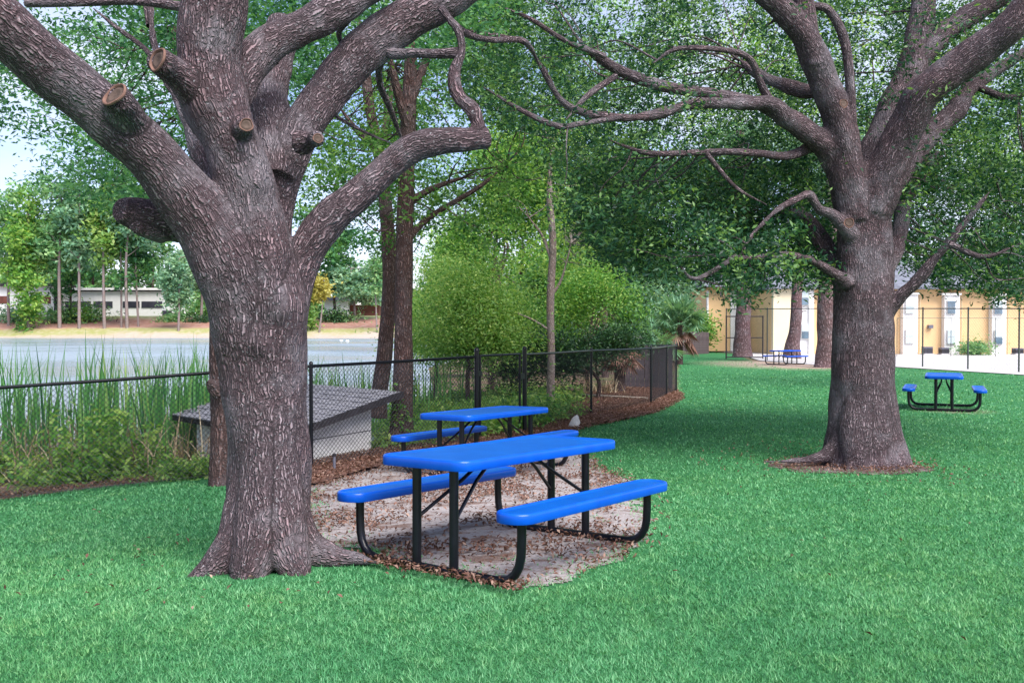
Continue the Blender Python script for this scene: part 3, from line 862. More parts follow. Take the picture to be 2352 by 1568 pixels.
H2 = limb([(1950, 670, 26), (1920, 610, 22), (1885, 545, 20), (1850, 500, 16), (1800, 490, 12), (1770, 500, 8)], 11.7, 12.3)
I2 = limb([(1945, 650, 20), (1905, 622, 13), (1860, 596, 10), (1800, 586, 9), (1720, 592, 8), (1640, 585, 6)], 11.4, 10.4)
J2 = limb([(2035, 720, 20), (2065, 685, 16), (2110, 640, 14), (2160, 580, 12), (2200, 530, 10), (2240, 480, 8), (2290, 420, 6)], 11.5, 10.9)
K2 = limb([(2020, 640, 24), (2062, 560, 18), (2075, 470, 18), (2100, 410, 22), (2150, 360, 18)], 11.9, 13.5)
roots2 = [limb([(1972, 860, 34), (1962, 970, 42), (1915, 1034, 22), (1840, 1056, 9), (1750, 1060, 4)], 11.55, 11.3),
          limb([(2000, 860, 34), (2006, 970, 42), (2048, 1034, 22), (2090, 1052, 7)], 11.55, 11.3),
          limb([(1982, 860, 40), (1976, 980, 48), (1962, 1060, 30), (1940, 1084, 8)], 11.5, 11.05),
          limb([(1992, 860, 40), (1998, 980, 48), (2022, 1052, 26), (2035, 1072, 7)], 11.5, 11.05)]
thin2 = [limb([(1800, 270, 18), (1745, 240, 14), (1700, 228, 13), (1640, 216, 12), (1560, 206, 13), (1500, 192, 14), (1430, 166, 13), (1372, 130, 11), (1335, 100, 8)], 11.0, 9.8),
         limb([(1772, 240, 12), (1748, 195, 9), (1725, 140, 8), (1680, 118, 7), (1560, 112, 6), (1500, 145, 5)], 11.0, 10.2),
         limb([(1868, 335, 14), (1810, 358, 10), (1740, 352, 9), (1660, 348, 8), (1560, 352, 7), (1480, 350, 6), (1400, 322, 4)], 11.4, 10.2),
         limb([(1955, 340, 13), (1955, 250, 12), (1950, 160, 11), (1938, 90, 11), (1912, 35, 10), (1880, 15, 9), (1810, 28, 8), (1760, 60, 6)], 11.2, 10.9),
         limb([(2240, 195, 10), (2270, 210, 8), (2320, 225, 8), (2380, 205, 7)], 12.6, 12.4),
         limb([(1430, 270, 7), (1330, 285, 6), (1280, 290, 7), (1200, 255, 6), (1110, 200, 4)], 9.9, 9.4),
         limb([(1415, 175, 8), (1350, 220, 7), (1300, 275, 6)], 9.9, 9.6),
         limb([(1390, 130, 7), (1300, 95, 6), (1220, 45, 5), (1150, 15, 4)], 9.8, 9.3),
         limb([(1690, 590, 6), (1600, 640, 5), (1560, 610, 4)], 10.5, 10.0),
         limb([(1620, 350, 6), (1690, 430, 4), (1760, 470, 4)], 10.4, 10.6),
         limb([(2180, 560, 8), (2260, 590, 6), (2340, 560, 5)], 11.0, 10.8)]
crown2_px = [(1080, 250), (1180, 330), (1260, 390), (1320, 540), (1400, 600), (1480, 645), (1560, 640), (1640, 650), (1690, 715), (1745, 670), (1800, 640), (1850, 665), (1905, 665), (1930, 610),
             (2060, 550), (2090, 620), (2150, 670), (2200, 675), (2240, 665), (2300, 705), (2420, 700)]
cu = np.array([p[0] for p in crown2_px]); cvv = np.array([p[1] for p in crown2_px])
def sample_region(n, u0, u1, v0, v1, d0, d1, ok):
    out = []; tot = 0
    while tot < n:
        u = rng.uniform(u0, u1, n * 2); v = rng.uniform(v0, v1, n * 2); dd = rng.uniform(d0, d1, n * 2)
        m = ok(u, v, dd)
        u, v, dd = u[m], v[m], dd[m]
        out.append(np.stack([(u - 1176) / 2100 * dd, dd, EYE + (752 - v) / 2100 * dd], 1)); tot += len(u)
    return np.vstack(out)[:n]
def ok2(u, v, dd):
    low = np.interp(u, cu, cvv)
    x = (u - 1176) / 2100 * dd
    rr = np.hypot(x - OAK2[0], dd - OAK2[1])
    lowd = low - 30 * np.abs(vnoise(u / 60, dd * 1.5, 21))
    clump = vnoise(u / 95, v / 80 + dd * 0.6, 22)
    fine_ = vnoise(u / 36, v / 28 + dd * 1.3, 24) > -.2
    return fine_ & (v < lowd) & (rr < 6.6) & (clump > -0.17) & ~((np.abs(u - 1985) < 75) & (v > 330) & (dd < 12.2)) & ~((dd < 11.6) & (rng.uniform(0, 1, u.shape) < np.where((u > 1650) & (v < 520), np.where(dd < 10.6, 1.1, 0.9), np.where((u > 1380) & (u < 1900) & (v > 380), 0.5, 0.72))))
cc = sample_region(4300, 1050, 2520, -90, 735, 9.0, 17.0, ok2)
cc = np.vstack([cc, sample_region(1300, 1330, 1900, 370, 650, 11.3, 17.0, ok2), sample_region(420, 2060, 2420, 380, 690, 11.6, 17.0, ok2)])
pos, tt = sprays(cc, 30, 0.15, 0.6, np.clip(rng.normal(0.40, 0.27, len(cc)), 0, 1))
limbs2 = [A2, A2b, B2, B2b, C2, D2, E2_, F2, G2, H2, I2, J2, K2] + thin2
lp = np.vstack([p[0][2:] for p in limbs2])
tw2 = []; used = {}
for k in rng.choice(len(cc), 420, replace=False):
    q = cc[k]; j = np.argmin(np.linalg.norm(lp - q, axis=1) + rng.uniform(0, 1.1, len(lp)))
    if np.linalg.norm(lp[j] - q) < 3.2 and used.get(j // 3, 0) < 4:
        used[j // 3] = used.get(j // 3, 0) + 1
        tw2.append(twig(lp[j], q, 0.008 + 0.006 * rng.uniform()))
grow_trunk('trunk', [trunk2, A2, A2b, B2, B2b, C2, D2, E2_, F2, G2, H2, I2, J2, K2] + roots2, thin2 + tw2, M['bark'], oak2, oak2.location, 0.022,
           [(P(1945, 470, 11.0), 0.12, 0.05), (P(1950, 510, 11.0), 0.1, 0.03), (P(2040, 700, 11.1), 0.12, 0.03)])
v, f, t = leaf_mesh(pos, 0.078, 0.029, tint=tt)
mesh_np('crown', v, f, M['leaf_oak'], oak2, attrs={'tint': t}, off=oak2.location)
scar(oak2, 1938, 238, 10.85, 10, (0.2, -1, 0.15))
scar(oak2, 1950, 512, 10.98, 11, (-0.3, -1, 0.1))

# crown of the left oak: what its limbs carry behind and above
def ok1(u, v, dd):
    low = np.interp(u, [-250, 0, 60, 110, 150, 260, 330, 480, 620, 760, 900, 1080, 1200], [400, 290, 262, 295, 420, 505, 470, 330, 250, 180, 120, 160, 120])
    clump = vnoise(u / 80, v / 70 + dd * 0.8, 31)
    return (v < low - 40 * np.abs(vnoise(u / 50, dd, 32))) & (clump > -0.02)
c1 = sample_region(1350, -250, 1150, -120, 530, 8.2, 12.5, ok1)
pos, tt = sprays(c1, 30, 0.15, 0.6)
v, f, t = leaf_mesh(pos, 0.075, 0.03, tint=tt)
mesh_np('crown', v, f, M['leaf_blue'], oak1, attrs={'tint': t}, off=oak1.location)

# ------------------------------------------------------------------ other trees near the fence
def near_tree(label, base_uv, tubes_px, mat_b, crown_fn, n_cl, per, leaf, mat_l, dist, name='tree', group=None, tc=0.45, spread=0.18, twigs=60):
    tubes = [limb(*a) for a in tubes_px]
    b0 = tubes[0][0][0]
    root = thing(name, label, 'tree', (b0[0], b0[1], float(terrain_z(b0[0], b0[1]))), 0, group)
    cl = crown_fn(n_cl)
    tw = []
    lp = np.vstack([p[0][len(p[0]) // 3:] for p in tubes])
    for k in rng.choice(len(cl), min(twigs, len(cl)), replace=False):
        j = np.argmin(np.linalg.norm(lp - cl[k], axis=1))
        if np.linalg.norm(lp[j] - cl[k]) < 5: tw.append(twig(lp[j], cl[k], 0.014))
    simple_trunk('trunk', tubes + tw, mat_b, root, root.location)
    pos, tt = sprays(cl, per, spread, 0.6, np.clip(rng.normal(tc, 0.2, len(cl)), 0, 1))
    v, f, t = leaf_mesh(pos, leaf, leaf * 0.42, tint=tt)
    mesh_np('crown', v, f, mat_l, root, attrs={'tint': t}, off=root.location)
    return root

def region(u0, u1, v0, v1, d0, d1, lowpts=None, thr=-0.15, seed=41, top=None):
    def fn(n):
        def ok(u, v, dd):
            m = vnoise(u / 85, v / 70 + dd * 0.5, seed) > thr
            if lowpts: m &= v < np.interp(u, [p[0] for p in lowpts], [p[1] for p in lowpts]) - 40 * np.abs(vnoise(u / 45, dd * .5, seed + 1))
            if top: m &= v > np.interp(u, [p[0] for p in top], [p[1] for p in top]) + 40 * np.abs(vnoise(u / 45, dd * .5, seed + 2))
            return m
        return sample_region(n, u0, u1, v0, v1, d0, d1, ok)
    return fn

# slim dark tree right behind the left oak, at the fence
near_tree('slim dark trunk half hidden behind the left oak, at the lawn edge', None,
          [([(515, 1130, 38), (514, 1000, 30), (510, 850, 28), (505, 700, 26), (490, 560, 24), (470, 420, 20), (440, 300, 17), (420, 200, 14), (400, 60, 10)], 10.5, 11.2),
           ([(505, 895, 26), (490, 885, 17), (482, 880, 10), (477, 877, 2)], 10.45, 10.3),
           ([(470, 420, 14), (540, 300, 9), (600, 200, 7)], 11.0, 12.0)],
          M['bark_dark'], region(60, 700, 40, 560, 12.5, 16.5, [(60, 400), (130, 490), (250, 520), (350, 500), (420, 430), (560, 330), (700, 430)], 0.02, 51), 330, 30, 0.09, M['leaf_blue'], 11, 'slender_tree', None, 0.5)

# twin trunks beside the shed
near_tree('brown straight trunk with ivy at its foot, behind the second picnic table', None,
          [([(922, 1012, 40), (922, 985, 30), (924, 940, 25), (926, 800, 22), (928, 600, 20), (932, 420, 20), (938, 260, 17), (944, 120, 15), (950, -60, 11)], 13.6, 13.8),
           ([(936, 250, 12), (985, 120, 9), (1010, 20, 7)], 13.7, 14.5), ([(935, 290, 12), (905, 180, 9), (880, 60, 7)], 13.7, 13.2),
           ([(930, 470, 10), (1000, 430, 7), (1090, 400, 5)], 13.7, 14.3), ([(928, 560, 9), (985, 500, 7), (1100, 430, 5), (1160, 380, 4)], 13.7, 14.8)],
          M['bark_dark'], region(640, 1300, -120, 640, 12.8, 18.5, [(640, 420), (720, 560), (790, 600), (860, 600), (960, 560), (1050, 600), (1130, 600), (1200, 480), (1300, 400)], 0.06, 61), 620, 30, 0.095, M['leaf_mid'], 13.6, 'slender_tree', None, 0.55)
near_tree('leaning brown trunk just left of the straight ivy-footed one, behind the shed roof', None,
          [([(868, 960, 22), (872, 900, 19), (884, 800, 18), (895, 640, 17), (886, 480, 16), (872, 360, 14), (848, 240, 12), (835, 120, 10), (815, 0, 8)], 16.5, 17.0),
           ([(880, 330, 9), (895, 230, 7), (905, 150, 5)], 16.8, 17.5), ([(868, 345, 9), (820, 300, 7), (775, 240, 5)], 16.8, 16.5)],
          M['bark_dark'], region(640, 1060, 80, 600, 17, 22, [(640, 400), (760, 520), (860, 600), (980, 560), (1060, 500)], 0.02, 71), 420, 30, 0.10, M['leaf_blue'], 16.5, 'slender_tree', None, 0.55)
# pale slim trunk behind the gate
near_tree('slim pale trunk standing alone behind the gate and dark thicket', None,
          [([(1266, 950, 13), (1265, 900, 9.5), (1266, 800, 9), (1264, 690, 9), (1270, 560, 8.5), (1262, 440, 7), (1268, 320, 5)], 20.4, 20.4),
           ([(1266, 680, 4), (1290, 640, 3), (1312, 560, 2)], 20.4, 20.6), ([(1265, 760, 3), (1225, 735, 2), (1190, 720, 1.5)], 20.4, 20.2), ([(1264, 590, 4), (1245, 540, 3), (1215, 500, 2)], 20.4, 20.7)],
          M['bark_pale'], region(1120, 1420, 230, 620, 19.5, 23, None, 0.14, 81), 240, 28, 0.11, M['leaf_bright'], 24.5, 'slender_tree', None, 0.6, 0.3)

# ------------------------------------------------------------------ bushes and trees beyond the fence
def bush_tree(name, label, cat, u, vbase, d, blobs_px, mat_l, n_cl, leaf, per=26, mat_b=None, tr=0.06, group=None, tc=0.45, spread=None, zbase=None, stems=3):
    """blobs_px: (u, v, ru, rv) crown masses in image pixels, placed at assumed distance d"""
    b = P(u, vbase, d)
    zb = float(terrain_z(b[0], b[1])) if zbase is None else zbase
    root = thing(name, label, cat, (b[0], b[1], zb), 0, group)
    if leaf < .18: leaf *= .72; n_cl = int(n_cl * 1.5); spread = (spread or .3) * 1.25
    blobs = []
    for (bu, bv, ru, rv) in blobs_px:
        ru *= rng.uniform(.8, 1.25); rv *= rng.uniform(.8, 1.2)
        dd = d + rng.uniform(-1, 1) * ru / 2100 * d * 0.5
        c = P(bu, bv, dd); r = ru / 2100 * d
        blobs.append((c, (r, r * 0.9, rv / 2100 * d)))
    tubes = []
    top = np.mean([bb[0] for bb in blobs], 0)
    tubes.append((catmull([(b[0], b[1], zb - 0.1), (b[0] + rng.normal() * .05, b[1], zb + (top[2] - zb) * .4), (top[0] * .5 + b[0] * .5, top[1] * .5 + b[1] * .5, zb + (top[2] - zb) * .75), top], 5),))
    tubes = [(tubes[0][0], np.linspace(tr, tr * 0.4, len(tubes[0][0])))]
    for bb in blobs:
        k = tubes[0][0][len(tubes[0][0]) // 3 + int(rng.integers(0, 4))]
        tubes.append(twig(k, bb[0], tr * 0.45))
    for q in range(stems * 6):
        bb = blobs[int(rng.integers(0, len(blobs)))]
        tubes.append(twig(bb[0], bb[0] + unit(rng.normal(size=3)) * np.array(bb[1]) * 0.95, tr * 0.16))
    simple_trunk('trunk' if cat == 'tree' else 'stem', tubes, mat_b or M['bark_dark'], root, root.location, 7)
    cl = blob_points(blobs, int(n_cl * 1.7))
    fq = 900.0 / d / 28.0
    keep = vnoise(cl[:, 0] * fq, cl[:, 2] * fq + cl[:, 1] * fq * .8, int(u) % 97) > -.06
    cl = cl[keep]; n_cl = len(cl)
    pos, tt = sprays(cl, per, spread or leaf * 2.2, 0.6, np.clip(rng.normal(tc, 0.2, n_cl), 0, 1))
    pos[:, 2] = np.maximum(pos[:, 2], zb + 0.02)
    v, f, t = leaf_mesh(pos, leaf, leaf * 0.45, tint=tt)
    mesh_np('crown' if cat == 'tree' else 'foliage', v, f, mat_l, root, attrs={'tint': t}, off=root.location)
    return root

g_b = 'bushes and small trees beyond the fence'
bush_tree('leafy_bush', 'yellow-green feathery bush by the pond edge, right of the brown trunks', 'bush', 1000, 830, 23, [(985, 690, 30, 40), (1030, 650, 32, 36), (975, 770, 30, 40), (1050, 720, 34, 30), (1075, 770, 40, 40), (1000, 620, 22, 26), (1020, 800, 40, 30), (1085, 690, 26, 30)], M['leaf_yellow'], 380, 0.12, group=g_b, spread=.42)
bush_tree('leafy_tree', 'bright green leafy tree behind the gate, tallest of the mid distance', 'tree', 1130, 830, 29, [(1110, 560, 90, 90), (1180, 480, 90, 90), (1060, 600, 70, 60), (1230, 380, 80, 80), (1140, 400, 70, 80)], M['leaf_bright'], 760, 0.17, group=g_b, tr=0.12)
bush_tree('leafy_bush', 'blue-green bush in front of the bright tree, left of the slim pale trunk', 'bush', 1130, 840, 25, [(1120, 700, 80, 70), (1170, 640, 70, 60), (1190, 740, 60, 70), (1090, 760, 60, 50)], M['leaf_mid'], 560, 0.13, group=g_b, tc=0.55)
bush_tree('leafy_bush', 'vivid green bush right of the slim pale trunk, above the dark thicket', 'bush', 1350, 840, 26, [(1350, 690, 70, 60), (1320, 740, 60, 50), (1400, 720, 50, 50), (1390, 660, 40, 40)], M['leaf_bright'], 520, 0.13, group=g_b, tc=0.45, spread=.45)
bush_tree('leafy_bush', 'pale lime bush leaning over the fence line just left of the gate', 'bush', 1075, 850, 21, [(1075, 700, 50, 40), (1110, 760, 46, 40), (1050, 790, 40, 34), (1130, 690, 40, 34), (1060, 630, 34, 34), (1160, 780, 30, 34)], M['leaf_yellow'], 380, 0.12, group=g_b, spread=.40, tc=.4)
bush_tree('leafy_tree', 'mid green woodland tree behind the slim pale trunk, low and wide', 'tree', 1300, 800, 40, [(1230, 700, 60, 60), (1310, 720, 60, 55), (1390, 700, 60, 60), (1270, 640, 60, 50), (1360, 640, 60, 50), (1450, 740, 50, 40), (1200, 770, 50, 40), (1340, 780, 50, 36)], M['leaf_mid'], 620, 0.2, group=g_b, tr=0.12, tc=.5)
bush_tree('leafy_tree', 'pale lime woodland tree at the water edge, behind the lime bushes', 'tree', 1080, 800, 36, [(1000, 720, 50, 60), (1080, 700, 60, 60), (1160, 720, 50, 60), (1040, 640, 50, 50), (1130, 640, 50, 50), (1100, 780, 50, 36), (985, 790, 30, 26)], M['leaf_bright'], 520, 0.2, group=g_b, tr=0.12, tc=.6)
bush_tree('leafy_tree', 'grey-green woodland tree rising beside the palms, behind the thicket', 'tree', 1500, 795, 52, [(1440, 700, 50, 50), (1490, 740, 44, 44), (1540, 720, 40, 40), (1470, 650, 50, 40), (1420, 760, 40, 30)], M['leaf_teal'], 420, 0.24, group=g_b, tr=0.14, tc=.4)
bush_tree('leafy_tree', 'tall soft green woodland tree filling the gap behind the slim pale trunk', 'tree', 1190, 800, 46, [(1200, 560, 70, 60), (1280, 590, 70, 60), (1130, 610, 60, 50), (1250, 500, 60, 60), (1330, 540, 60, 60), (1170, 660, 60, 50), (1050, 570, 60, 60)], M['leaf_bright'], 620, 0.26, group=g_b, tr=0.16, tc=.6)
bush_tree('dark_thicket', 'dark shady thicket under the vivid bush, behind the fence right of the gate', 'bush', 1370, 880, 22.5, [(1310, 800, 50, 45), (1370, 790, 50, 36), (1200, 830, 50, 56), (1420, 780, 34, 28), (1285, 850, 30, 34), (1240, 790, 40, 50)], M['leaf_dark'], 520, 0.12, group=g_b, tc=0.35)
bush_tree('leafy_tree', 'soft pale green tree far behind the palms, in front of the tan apartment end', 'tree', 1480, 790, 60, [(1460, 680, 60, 60), (1530, 660, 50, 50), (1420, 620, 60, 60), (1570, 690, 34, 50), (1500, 590, 60, 50)], M['leaf_teal'], 640, 0.34, group=g_b, tr=0.15)
bush_tree('leafy_tree', 'green tree with a spreading top between the slim pale trunk and the right oak crown', 'tree', 1390, 830, 34, [(1370, 520, 90, 90), (1450, 560, 80, 70), (1320, 440, 80, 80), (1430, 430, 90, 90)], M['leaf_far'], 700, 0.2, group=g_b, tr=0.14)
bush_tree('leafy_bush', 'bright hedge bush at the left end of the tan apartment building', 'bush', 1612, 795, 72, [(1596, 745, 16, 36), (1610, 762, 12, 24)], M['leaf_bright'], 160, 0.3, group=g_b)
bush_tree('leafy_tree', 'bright green tree behind the right oak crown and over the apartment roof', 'tree', 2000, 790, 95, [(1900, 330, 150, 140), (2080, 240, 170, 160), (2250, 330, 150, 130), (1750, 250, 150, 150), (1600, 330, 130, 130), (2380, 420, 120, 130), (2000, 90, 180, 120), (1650, 80, 160, 120), (2320, 130, 160, 120)], M['leaf_bright'], 1000, 0.5, tr=0.4, group=g_b, tc=0.6)
bush_tree('leafy_tree', 'mid green tree far behind the centre, filling in above the bright tree', 'tree', 1250, 800, 75, [(1250, 250, 160, 150), (1100, 380, 130, 120), (1400, 330, 140, 130), (1180, 80, 150, 120), (1400, 120, 150, 120), (1000, 240, 120, 130)], M['leaf_far'], 620, 0.42, tr=0.35, group=g_b, tc=0.6)

# ------------------------------------------------------------------ palms
def palm(label, u, v, d, trunk_h, nf, L, dead=0.0, group='small palms beyond the fence'):
    b = P(u, v, d); zb = float(terrain_z(b[0], b[1]))
    root = thing('palm_tree', label, 'palm', (b[0], b[1], zb), 0, group)
    ctr = np.array([b[0], b[1], zb + trunk_h])
    simple_trunk('trunk', [(catmull([(b[0], b[1], zb - .1), ctr - [0, 0, trunk_h * .5], ctr], 4), np.linspace(0.16, 0.13, 9))], M['bark_dark'], root, root.location)
    def fronds(n, el0, el1, m, nm):
        V = []; T = []
        for k in range(n):
            az_ = rng.uniform(0, 2 * np.pi); el_ = rng.uniform(el0, el1)
            dirv = np.array([math.cos(az_) * math.cos(el_), math.sin(az_) * math.cos(el_), math.sin(el_)])
            side = unit(np.cross(dirv, [0, 0, 1.0])); Lk = L * rng.uniform(.75, 1.1)
            stem_end = ctr + dirv * Lk * .55 - np.array([0, 0, .06 * Lk])
            for j in range(17):
                a_ = (j - 8) / 8 * 1.9
                tip = stem_end + (dirv * math.cos(a_) + side * math.sin(a_)) * Lk * .5 - np.array([0, 0, Lk * (.10 + .14 * abs(a_))])
                w = unit(np.cross(tip - stem_end, [0.1, 0.2, 1.0])) * 0.025 * L
                mid = (stem_end + tip) / 2
                V += [stem_end, mid + w, tip, mid - w]; T += [np.clip(rng.normal(.5, .22), 0, 1)] * 4
            w = side * 0.012 * L
            V += [ctr - w, ctr + w, stem_end + w, stem_end - w]; T += [.3] * 4
        V = np.array(V)
        mesh_np(nm, V, np.arange(len(V)).reshape(-1, 4), m, root, attrs={'tint': T}, off=root.location)
    fronds(nf, -0.1, 1.4, M['palm'], 'fronds')
    if dead: fronds(int(nf * dead), -1.2, -0.3, M['dead'], 'dead_fronds')
palm('large grey-green palm left of the tan apartment end, tallest of the palms', 1562, 795, 48, 2.3, 46, 1.75, 0.15)
palm('small palm with a rusty skirt of dead fronds just behind the fence corner', 1502, 800, 30, 1.2, 22, 1.15, 0.7)
palm('low palm with a straw-brown skirt at the right end of the dark thicket', 1424, 835, 25, 1.35, 18, 0.85, 1.2)

# ------------------------------------------------------------------ pines in front of the apartments
def pine(label, pts, d, blobs):
    t = limb(pts, d, d)
    b = t[0][0]
    root = thing('pine_tree', label, 'tree', (b[0], b[1], float(terrain_z(b[0], b[1]))), 0, 'pine trunks in front of the apartments')
    # branch stubs low on the bole
    tb = [t]
    for k in range(3):
        i = int(len(t[0]) * rng.uniform(.3, .8)); q = t[0][i]
        tb.append(twig(q, q + np.array([rng.choice([-1, 1]) * 0.5, -.2, .05]), 0.06))
    simple_trunk('trunk', tb, M['bark_pine'], root, root.location, 14)
    bl = [(P(u, v, d + 1), (r / 2100 * d, r / 2100 * d, r * .6 / 2100 * d)) for u, v, r in blobs]
    cl = blob_points(bl, 150)
    pos, tt = sprays(cl, 24, 0.5, 0.6)
    v, f, ti = leaf_mesh(pos, 0.4, 0.06, tint=tt)
    mesh_np('crown', v, f, M['leaf_teal'], root, attrs={'tint': ti}, off=root.location)
pine('thick pine bole left of the far picnic table, by the gate posts', [(1705, 818, 24), (1705, 800, 20), (1706, 740, 17), (1708, 690, 16), (1702, 600, 14), (1706, 440, 12), (1700, 300, 9)], 55, [(1700, 330, 70), (1660, 420, 50)])
pine('slender leaning reddish pine bole directly behind the far picnic table', [(1818, 822, 22), (1821, 790, 16), (1828, 740, 13), (1831, 660, 12), (1842, 560, 11), (1850, 440, 9), (1858, 300, 7)], 52, [(1850, 340, 60), (1890, 420, 50)])
pine('broad reddish pine bole immediately left of the right oak trunk', [(1896, 850, 30), (1898, 830, 25), (1899, 780, 22), (1900, 700, 22), (1905, 600, 20), (1912, 440, 16), (1910, 280, 12)], 44, [(1910, 330, 70), (1950, 420, 50)])
# second trunk base behind the right oak
near_tree('thin grey trunk peeping out at the right foot of the right oak', None,
          [([(2040, 892, 16), (2036, 870, 11), (2032, 800, 10), (2040, 640, 9), (2060, 500, 8)], 26, 27)], M['bark_dark'],
          region(1960, 2360, 180, 620, 26, 30, None, 0.05, 91), 260, 26, 0.16, M['leaf_oak'], 26, 'slender_tree', None, 0.5, 0.3, 30)

# ------------------------------------------------------------------ far side of the pond
def far_tree(label, u, vtop, vbase, d, rw, tpx, m, n_cl=130, leaf=1.1, crown_from=0.45, cone=False, trunk=True, tm='bark_pale', group='trees on the far bank'):
    b = P(u, vbase, d)
    zb = float(far_z(b[0], b[1]))
    topz = P(u, vtop, d)[2]; H = topz - zb
    root = thing('bank_tree', label, 'tree', (b[0], b[1], zb), 0, group)
    r = tpx / 2100 * d
    pts = catmull([(b[0], b[1], zb - .3), (b[0] + rng.normal() * .3, b[1], zb + H * .45), (b[0] + rng.normal() * .6, b[1], zb + H * .95)], 5)
    tb = [(pts, np.linspace(r, r * .35, len(pts)))]
    W = rw / 2100 * d
    blobs = []
    for k in range(9):
        fz = crown_from + (1 - crown_from) * (k + .5) / 9
        ww = W * ((1.1 - fz) if cone else math.sin(math.pi * min(0.97, 0.12 + (fz - crown_from) / (1 - crown_from + 1e-6) * .85)) ** .6) * rng.uniform(.6, 1.1)
        c = np.array([b[0] + rng.normal() * W * .35, b[1] + rng.normal() * W * .3, zb + H * fz])
        blobs.append((c, (ww * .75, ww * .75, H * (1 - crown_from) / 9 * 1.1)))
        if trunk: tb.append(twig(pts[min(len(pts) - 1, int(fz * len(pts)))], c + rng.normal(size=3) * ww * .4, r * .3))
    simple_trunk('trunk', tb, M[tm], root, root.location, 6)
    n_cl = int(n_cl * .7)
    cl = blob_points(blobs, n_cl)
    pos, tt = sprays(cl, 16, leaf * 1.05, .6, np.clip(rng.normal(.5, .22, n_cl), 0, 1))
    v, f, t = leaf_mesh(pos, leaf, leaf * .5, tint=tt)
    mesh_np('crown', v, f, m, root, attrs={'tint': t}, off=root.location)
far_tree('broad vivid green vine-clad tree at the far left of the far bank', 66, 430, 748, 192, 48, 3.5, M['leaf_bright'], 420, 1.0, 0.02)
far_tree('tall bare-stemmed pine, first right of the vivid vine-clad tree', 137, 410, 747, 193, 60, 4.5, M['leaf_far'], 260, 1.2, .45)
far_tree('slim pine at the left end of the mulch bed, dark gap behind it', 182, 400, 752, 192, 48, 3.8, M['leaf_teal'], 210, 1.2, .42)
far_tree('slim pale pine in the middle of the mulch bed before the white building', 240, 420, 752, 192, 52, 4.0, M['leaf_yellow'], 240, 1.2, .48)
far_tree('thinnest pine stem, just left of a thicker one in the mulch bed', 279, 420, 749, 194, 36, 2.6, M['leaf_far'], 150, 1.1, .5)
far_tree('straight pale pine at the right end of the mulch bed', 292, 390, 752, 192, 55, 4.0, M['leaf_teal'], 240, 1.2, .5)
far_tree('crooked young tree at the right end of the white building', 318, 420, 748, 195, 70, 2.6, M['leaf_blue'], 330, 1.1, .3)
far_tree('small round grey-green tree with a short white stem near the shore', 410, 585, 757, 189, 55, 3.0, M['leaf_teal'], 330, .9, .33)
far_tree('grey-green round tree partly behind the left oak trunk', 462, 560, 740, 205, 60, 3.5, M['leaf_teal'], 330, 1.0, .3)
far_tree('yellow-topped thin white-stemmed tree right of the left oak trunk', 733, 635, 757, 189, 26, 2.5, M['leaf_gold'], 130, .9, .6)
far_tree('narrow light green vine column hugging the left oak trunk edge', 709, 655, 752, 190, 16, 2.0, M['leaf_yellow'], 130, .9, .05)
far_tree('spreading blue-green tree over the dark trunks left of the leaning trunk', 815, 610, 745, 205, 62, 3.5, M['leaf_teal'], 380, 1.0, .35)
far_tree('tall deep green tree behind the yellow-topped one', 770, 470, 740, 212, 70, 3.5, M['leaf_blue'], 380, 1.2, .25, tm='bark_dark')
far_tree('pinkish bare stem standing at the shore left of the leaning trunk', 866, 590, 762, 188, 26, 2.4, M['leaf_far'], 110, .9, .5)
far_tree('left-edge pine with a high thin crown', 20, 425, 742, 198, 55, 3.5, M['leaf_far'], 240, 1.2, .4)
far_tree('dark stemmed tree in the gap of the white building', 160, 470, 735, 207, 42, 3.0, M['leaf_blue'], 240, 1.1, .2, tm='bark_dark')
far_tree('tall green tree behind the middle of the white building', 215, 420, 725, 232, 85, 3.5, M['leaf_blue'], 360, 1.4, .25, tm='bark_dark')
far_tree('tall pale green tree behind the right end of the white building', 350, 440, 725, 232, 90, 3.5, M['leaf_far'], 400, 1.4, .2, tm='bark_dark')
far_tree('mid green tree behind the left end of the white building', 70, 470, 725, 232, 90, 3.5, M['leaf_far'], 380, 1.4, .25, tm='bark_dark')
# far wood closing the view
blobs = []
for u in range(-600, 1250, 45):
    hh = 95 + 45 * math.sin(u * .013) + 40 * math.sin(u * .031 + 1)
    for q in range(3):
        c = P(u + rng.normal() * 15, 735 - hh * (q + .4) / 3, 262 + rng.normal() * 8)
        blobs.append((c, (4.6, 4.0, hh / 6 / 2100 * 262 * 1.5)))
cl = blob_points(blobs, 2300)
pos, tt = sprays(cl, 16, 1.5, .7, np.clip(rng.normal(.55, .22, len(cl)), 0, 1))
v, f, t = leaf_mesh(pos, 1.7, .85, tint=tt)
tag(mesh_np('distant_wood', v, f, M['leaf_far'], attrs={'tint': t}), kind='stuff')

